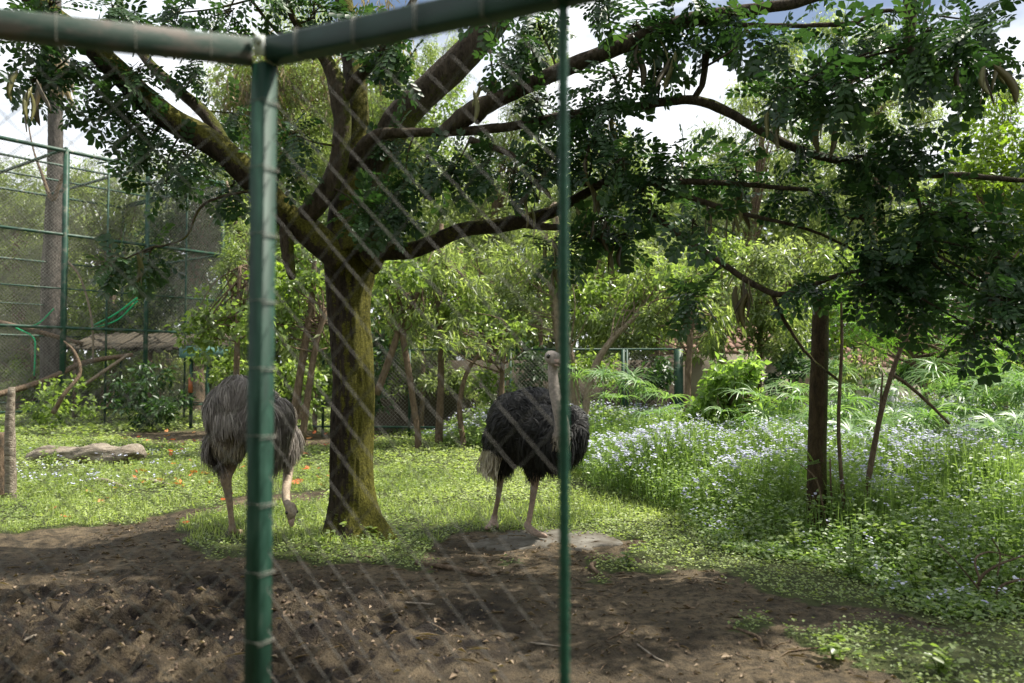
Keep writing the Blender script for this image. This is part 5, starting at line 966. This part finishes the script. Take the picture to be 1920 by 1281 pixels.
def ostrich(name, label, base, spec):
    t = thing(name, label, 'ostrich', base); parts = []
    for c, r, rot in spec['torso']: parts.append(ellipsoid(c, r, rot))
    parts.append(tube(catmull(spec['neck'], 8), 16))
    hc = np.array(spec['head']); hd = unit(np.array(spec['look'], float)); yaw = math.atan2(hd[1], hd[0]); pit = -math.asin(hd[2])
    from mathutils import Euler
    Rm = np.array((Euler((0, pit, 0)).to_matrix())); Rz = np.array(Euler((0, 0, yaw)).to_matrix()); R = Rz @ Rm
    HS = spec['hs']
    def H(p): return hc + R @ (np.array(p) * HS)
    def hell(c, r): V, Fc = ellipsoid((0, 0, 0), np.array(r) * HS); return (V + np.array(c) * HS) @ R.T + hc, Fc
    parts += [hell((0, 0, 0), (.082, .055, .050)), hell((.03, 0, -.018), (.07, .045, .032)), hell((-.03, 0, .012), (.05, .05, .042)), hell((.0, .035, .015), (.03, .022, .024)), hell((.0, -.035, .015), (.03, .022, .024))]
    for lg in spec['legs']:
        parts.append(tube(catmull(lg['pts'], 6), 14)); foot(parts, np.array(lg['pts'][-1][:3]), lg['head'])
    me = remesh('body', parts, .011, 3); n = len(me.vertices); co = np.empty(n * 3, np.float32); me.vertices.foreach_get('co', co); co = co.reshape(-1, 3)
    # zone: 0 legs, .5 torso, 1 neck and head
    nk = np.array(spec['neck'])[:, :3]; nkd = np.min(np.linalg.norm(co[:, None] - catmull(nk, 6)[None, 2:], axis=2), 1); hdist = np.linalg.norm(co - hc, axis=1)
    tors = np.zeros(n, bool)
    for c, r, rot in spec['torso']: tors |= (np.sum(((co - np.array(c)) / (np.array(r) * 1.12)) ** 2, 1) < 1)
    zone = np.where((hdist < .2) | ((nkd < spec['nk']) & ~(tors & (nkd > spec['nk'] * .75))), 1., np.where(tors | (co[:, 2] > spec['zt']), .5, 0.)); 
    a = me.attributes.new('zone', 'FLOAT', 'POINT'); a.data.foreach_set('value', zone.astype(np.float32)); me.materials.append(spec['skin']); ob('body', me, t)
    # beak, eyes
    be = Acc(); tp = [[*H((.055, 0, -.006)), .036 * HS], [*H((.09, 0, -.012)), .030 * HS], [*H((.125, 0, -.020)), .022 * HS], [*H((.148, 0, -.027)), .010 * HS]]; V, Fc = tube(catmull(tp, 5), 14, flat=.5); be.add(V, Fc)
    tp = [[*H((.05, 0, -.032)), .030 * HS], [*H((.09, 0, -.038)), .026 * HS], [*H((.13, 0, -.042)), .014 * HS]]; V, Fc = tube(catmull(tp, 5), 14, flat=.4); be.add(V, Fc)
    ob('beak', be.mesh('beak', spec['beak'], True), t)
    em = bpy.data.materials.get('eye_black')
    if not em: em = noise_mat('eye_black', [(.3, (.01, .008, .006)), (.7, (.03, .02, .015))], 10, 2, .08, 0, 10, spec=.8)
    for s in (1, -1):
        V, Fc = ellipsoid(H((.018, s * .049, .016)), np.array((.016, .016, .016)) * HS, seg=14, rings=10); ob('eye', mesh_from('eye', V, Fc, em, True), t)
    # feathers
    me.calc_loop_triangles() if False else None
    pc = np.empty(len(me.polygons) * 3, np.float32); me.polygons.foreach_get('center', pc); pc = pc.reshape(-1, 3); pn = np.empty(len(me.polygons) * 3, np.float32); me.polygons.foreach_get('normal', pn); pn = pn.reshape(-1, 3)
    lv = np.empty(len(me.loops), np.int32); me.loops.foreach_get('vertex_index', lv); ls = np.empty(len(me.polygons), np.int32); me.polygons.foreach_get('loop_start', ls); pz = zone[lv[ls]]
    sel = np.where((np.abs(pz - .5) < .2))[0]
    for fspec in spec['feathers']:
        idx = sel[fspec['mask'](pc[sel])] if fspec.get('mask') else sel; N = fspec['n']
        # locks of feathers: clumped flow noise shared by neighbours
        ii = RNG.choice(idx, N); p = pc[ii] + rnd(N) * .006; nr = unit(pn[ii]); flow = np.array(fspec['flow'], float)
        tq = np.stack([vnoise(p[:, 0] * 11 + 5, p[:, 2] * 11 + p[:, 1] * 9) - .5, vnoise(p[:, 0] * 11 + 35, p[:, 2] * 11 + p[:, 1] * 9 + 7) - .5, vnoise(p[:, 1] * 11 + 65, p[:, 2] * 11 + p[:, 0] * 9) - .5], 1)
        d = flow + tq * fspec.get('wild', 1.3) + rnd(N) * .13; d = d - nr * np.sum(d * nr, 1)[:, None]; d = unit(unit(d) + nr * fspec.get('lift', .28))
        L = RNG.uniform(*fspec['len'], N); W = fspec['w'] * RNG.uniform(.6, 1.3, N); sd = unit(np.cross(d, nr) + rnd(N) * .3); k = 4; V = []
        grav = fspec.get('grav', .5); q = p.copy(); dd = d.copy(); step = L / (k - 1)
        for s in range(k):
            ww = (W * (1 - (s / (k - 1)) ** 2 * .85))[:, None]; V += [q - sd * ww / 2, q + sd * ww / 2]
            dd = unit(dd + np.array([0, 0, -grav]) * (s + 1) / k * .8 - nr * .10); q = q + dd * step[:, None]
        V = np.stack(V, 1).reshape(-1, 3); off = (np.arange(N) * 2 * k)[:, None, None]; Fq = np.array([[2 * i, 2 * i + 1, 2 * i + 3, 2 * i + 2] for i in range(k - 1)])[None] + off
        clump = np.clip(.5 + (vnoise(p[:, 0] * 16, p[:, 2] * 16 + p[:, 1] * 16) - .5) * .9 + RNG.normal(0, .16, N), 0, 1)
        ob(fspec['name'], mesh_from(fspec['name'], V, Fq.reshape(-1, 4), fspec['mat'], True, tint=np.repeat(clump, k - 1)), t, kind='stuff' if fspec['name'] == 'plumage' else None)
    return t

black = feather_mat('black_plume', [(.004, .004, .005), (.009, .0085, .0085), (.026, .024, .022)], .6)
grey = feather_mat('grey_plume', [(.055, .045, .038), (.14, .12, .105), (.34, .30, .27)], .6)
cream = feather_mat('cream_plume', [(.3, .25, .18), (.5, .44, .34), (.62, .57, .47)], .7)
tan = feather_mat('tan_plume', [(.14, .11, .08), (.24, .20, .15), (.36, .31, .25)], .7)
beakm = noise_mat('beak_horn', [(.3, (.30, .19, .15)), (.7, (.5, .36, .3))], 30, 3, .5, .1, 100)

def black_ostrich():
    d = 7.78; s = d / F; bx = (968 - 960) * s
    def X(px): return (px - 968) * s
    def Z(py, dy=0): return 1.6 - (py - 690) * (d + dy) / F
    sp = dict(
        torso=[((X(997), .05, Z(805)), (.36, .50, .315), (0, 0, .25)), ((X(968), -.02, Z(793)), (.27, .36, .30), (0, 0, .2)), ((X(1068), -.05, Z(812)), (.15, .34, .27), (0, .15, .1)), ((X(1000), .12, Z(770)), (.28, .36, .22), (0, 0, .1)), ((X(1035), -.32, Z(825)), (.20, .18, .22), (0, 0, 0)), ((X(945), .25, Z(830)), (.2, .25, .24), (0, 0, .2))],
        neck=[[X(1040), -.30, Z(850), .12], [X(1046), -.46, Z(818), .088], [X(1047), -.54, Z(788), .068], [X(1040), -.55, Z(757), .057], [X(1034), -.52, Z(727), .052], [X(1032), -.49, Z(704), .048], [X(1032), -.47, Z(688), .049], [X(1033), -.46, Z(678), .046]],
        head=(X(1033), -.48, Z(673)), look=(.42, -.88, -.10), hs=1.32, zt=Z(878), nk=.115,
        legs=[dict(pts=[[X(960), .15, Z(830), .15], [X(945), .12, Z(868), .10], [X(937), .16, Z(892), .055], [X(937), .22, Z(905), .040], [X(934), .27, .32, .028], [X(928), .31, .16, .026], [X(926), .33, .10, .029]], head=-1.9),
              dict(pts=[[X(1005), -.05, Z(840), .15], [X(1004), -.06, Z(872), .095], [X(1003), -.02, Z(893), .055], [X(1002), .0, Z(905), .044], [X(998), -.03, .32, .030], [X(992), -.08, .16, .028], [X(989), -.1, .10, .031]], head=-.75)],
        skin=skin_mat('black_ostrich_skin', (.31, .265, .235), (.27, .19, .145), (.02, .018, .018)), beak=beakm,
        feathers=[dict(name='plumage', n=20000, flow=(-.35, .55, -.45), wild=2.4, lift=.42, len=(.04, .10), w=.014, grav=.4, mat=black),
                  dict(name='wing_plumes', n=5200, mask=lambda p: (p[:, 2] < Z(800)) & (p[:, 2] > Z(878)), flow=(-.1, .2, -1), wild=1.0, lift=.25, len=(.09, .19), w=.013, grav=.9, mat=black),
                  dict(name='tail_feathers', n=900, mask=lambda p: (p[:, 0] < X(935)) & (p[:, 2] < Z(830)) & (p[:, 1] > .1), flow=(-.1, .3, -1), wild=.5, lift=.15, len=(.16, .28), w=.012, grav=1, mat=cream)])
    o = ostrich('ostrich', 'black feathered ostrich standing tall with pale bare neck, facing the camera', (bx, d, 0), sp)
    a = Acc(); n = 500; p = np.stack([RNG.normal(X(1045), .03, n), RNG.normal(-.52, .03, n), RNG.uniform(Z(825), Z(796), n)], 1)
    scatter(a, rhomb(.1, .1, .1), p, unit(rnd(n) * .25 + [0, -.2, -1]), unit(rnd(n) * .4 + [0, -1, 0]), RNG.uniform(.05, .10, n), RNG.uniform(.2, 1, n)); ob('neck_down', a.mesh('neck_down', tan), o)
    a = Acc(); n = 900; p = np.stack([RNG.normal(X(921), .045, n), RNG.normal(.12, .09, n), RNG.uniform(Z(876), Z(842), n)], 1)
    scatter(a, rhomb(.1, .1, .1), p, unit(rnd(n) * .2 + [-.1, 0, -1]), unit(rnd(n)), RNG.uniform(.08, .17, n), RNG.uniform(.2, 1, n)); ob('flank_down', a.mesh('flank_down', cream), o)
def grey_ostrich():
    d = 7.5; s = d / F; c0 = 462; bx = (c0 - 960) * s
    def X(px): return (px - c0) * s
    def Z(py): return 1.6 - (py - 690) * s
    sp = dict(
        torso=[((X(458), .10, Z(778)), (.30, .50, .30), (.12, 0, 0)), ((X(433), .05, Z(772)), (.20, .38, .28), (0, -.15, 0)), ((X(503), .12, Z(795)), (.17, .38, .25), (0, .15, 0)), ((X(455), -.10, Z(752)), (.20, .26, .24), (0, 0, 0)), ((X(438), -.12, Z(825)), (.19, .2, .15), (0, 0, 0)), ((X(495), .5, Z(830)), (.18, .25, .2), (0, 0, 0))],
        neck=[[X(495), .50, Z(820), .13], [X(500), .70, Z(850), .085], [X(503), .72, Z(880), .060], [X(508), .60, Z(910), .048], [X(515), .42, Z(932), .042], [X(524), .28, Z(946), .038], [X(533), .18, Z(953), .036], [X(540), .12, Z(955), .036]],
        head=(X(544), .08, Z(958)), look=(.18, -.25, -.9), hs=1.0, zt=Z(862), nk=.115,
        legs=[dict(pts=[[X(440), .1, Z(810), .16], [X(430), .08, Z(850), .115], [X(428), .04, Z(875), .075], [X(430), -.05, Z(893), .056], [X(433), -.02, .42, .036], [X(436), .0, .25, .028], [X(438), .02, .10, .031]], head=1.5),
              dict(pts=[[X(490), .2, Z(810), .16], [X(492), .2, Z(850), .115], [X(492), .16, Z(875), .075], [X(490), .1, Z(893), .056], [X(488), .14, .42, .036], [X(487), .17, .25, .028], [X(486), .2, .10, .031]], head=1.6)],
        skin=skin_mat('grey_ostrich_skin', (.32, .25, .18), (.30, .215, .15), (.14, .11, .085)), beak=beakm,
        feathers=[dict(name='plumage', n=17000, mask=lambda p: (p[:, 2] > Z(790)) | ((np.abs(p[:, 0] - X(450)) > .2) & (p[:, 2] > Z(840))), flow=(0, -.5, -.9), wild=1.5, lift=.3, len=(.08, .20), w=.012, grav=.8, mat=grey),
                  dict(name='wing_plumes', n=3600, mask=lambda p: (np.abs(p[:, 0] - X(462)) > .22) & (p[:, 2] < Z(790)), flow=(0, -.2, -1), wild=.7, lift=.2, len=(.16, .30), w=.011, grav=1, mat=grey),
                  dict(name='rump_down', n=2600, mask=lambda p: (p[:, 2] < Z(805)) & (np.abs(p[:, 0] - X(445)) < .26), flow=(0, 0, -1), wild=.6, lift=.2, len=(.06, .14), w=.008, grav=.8, mat=tan)])
    ostrich('ostrich', 'shaggy grey brown ostrich seen from behind, bending its head to the grass', (bx, d, 0), sp)
black_ostrich(); grey_ostrich()
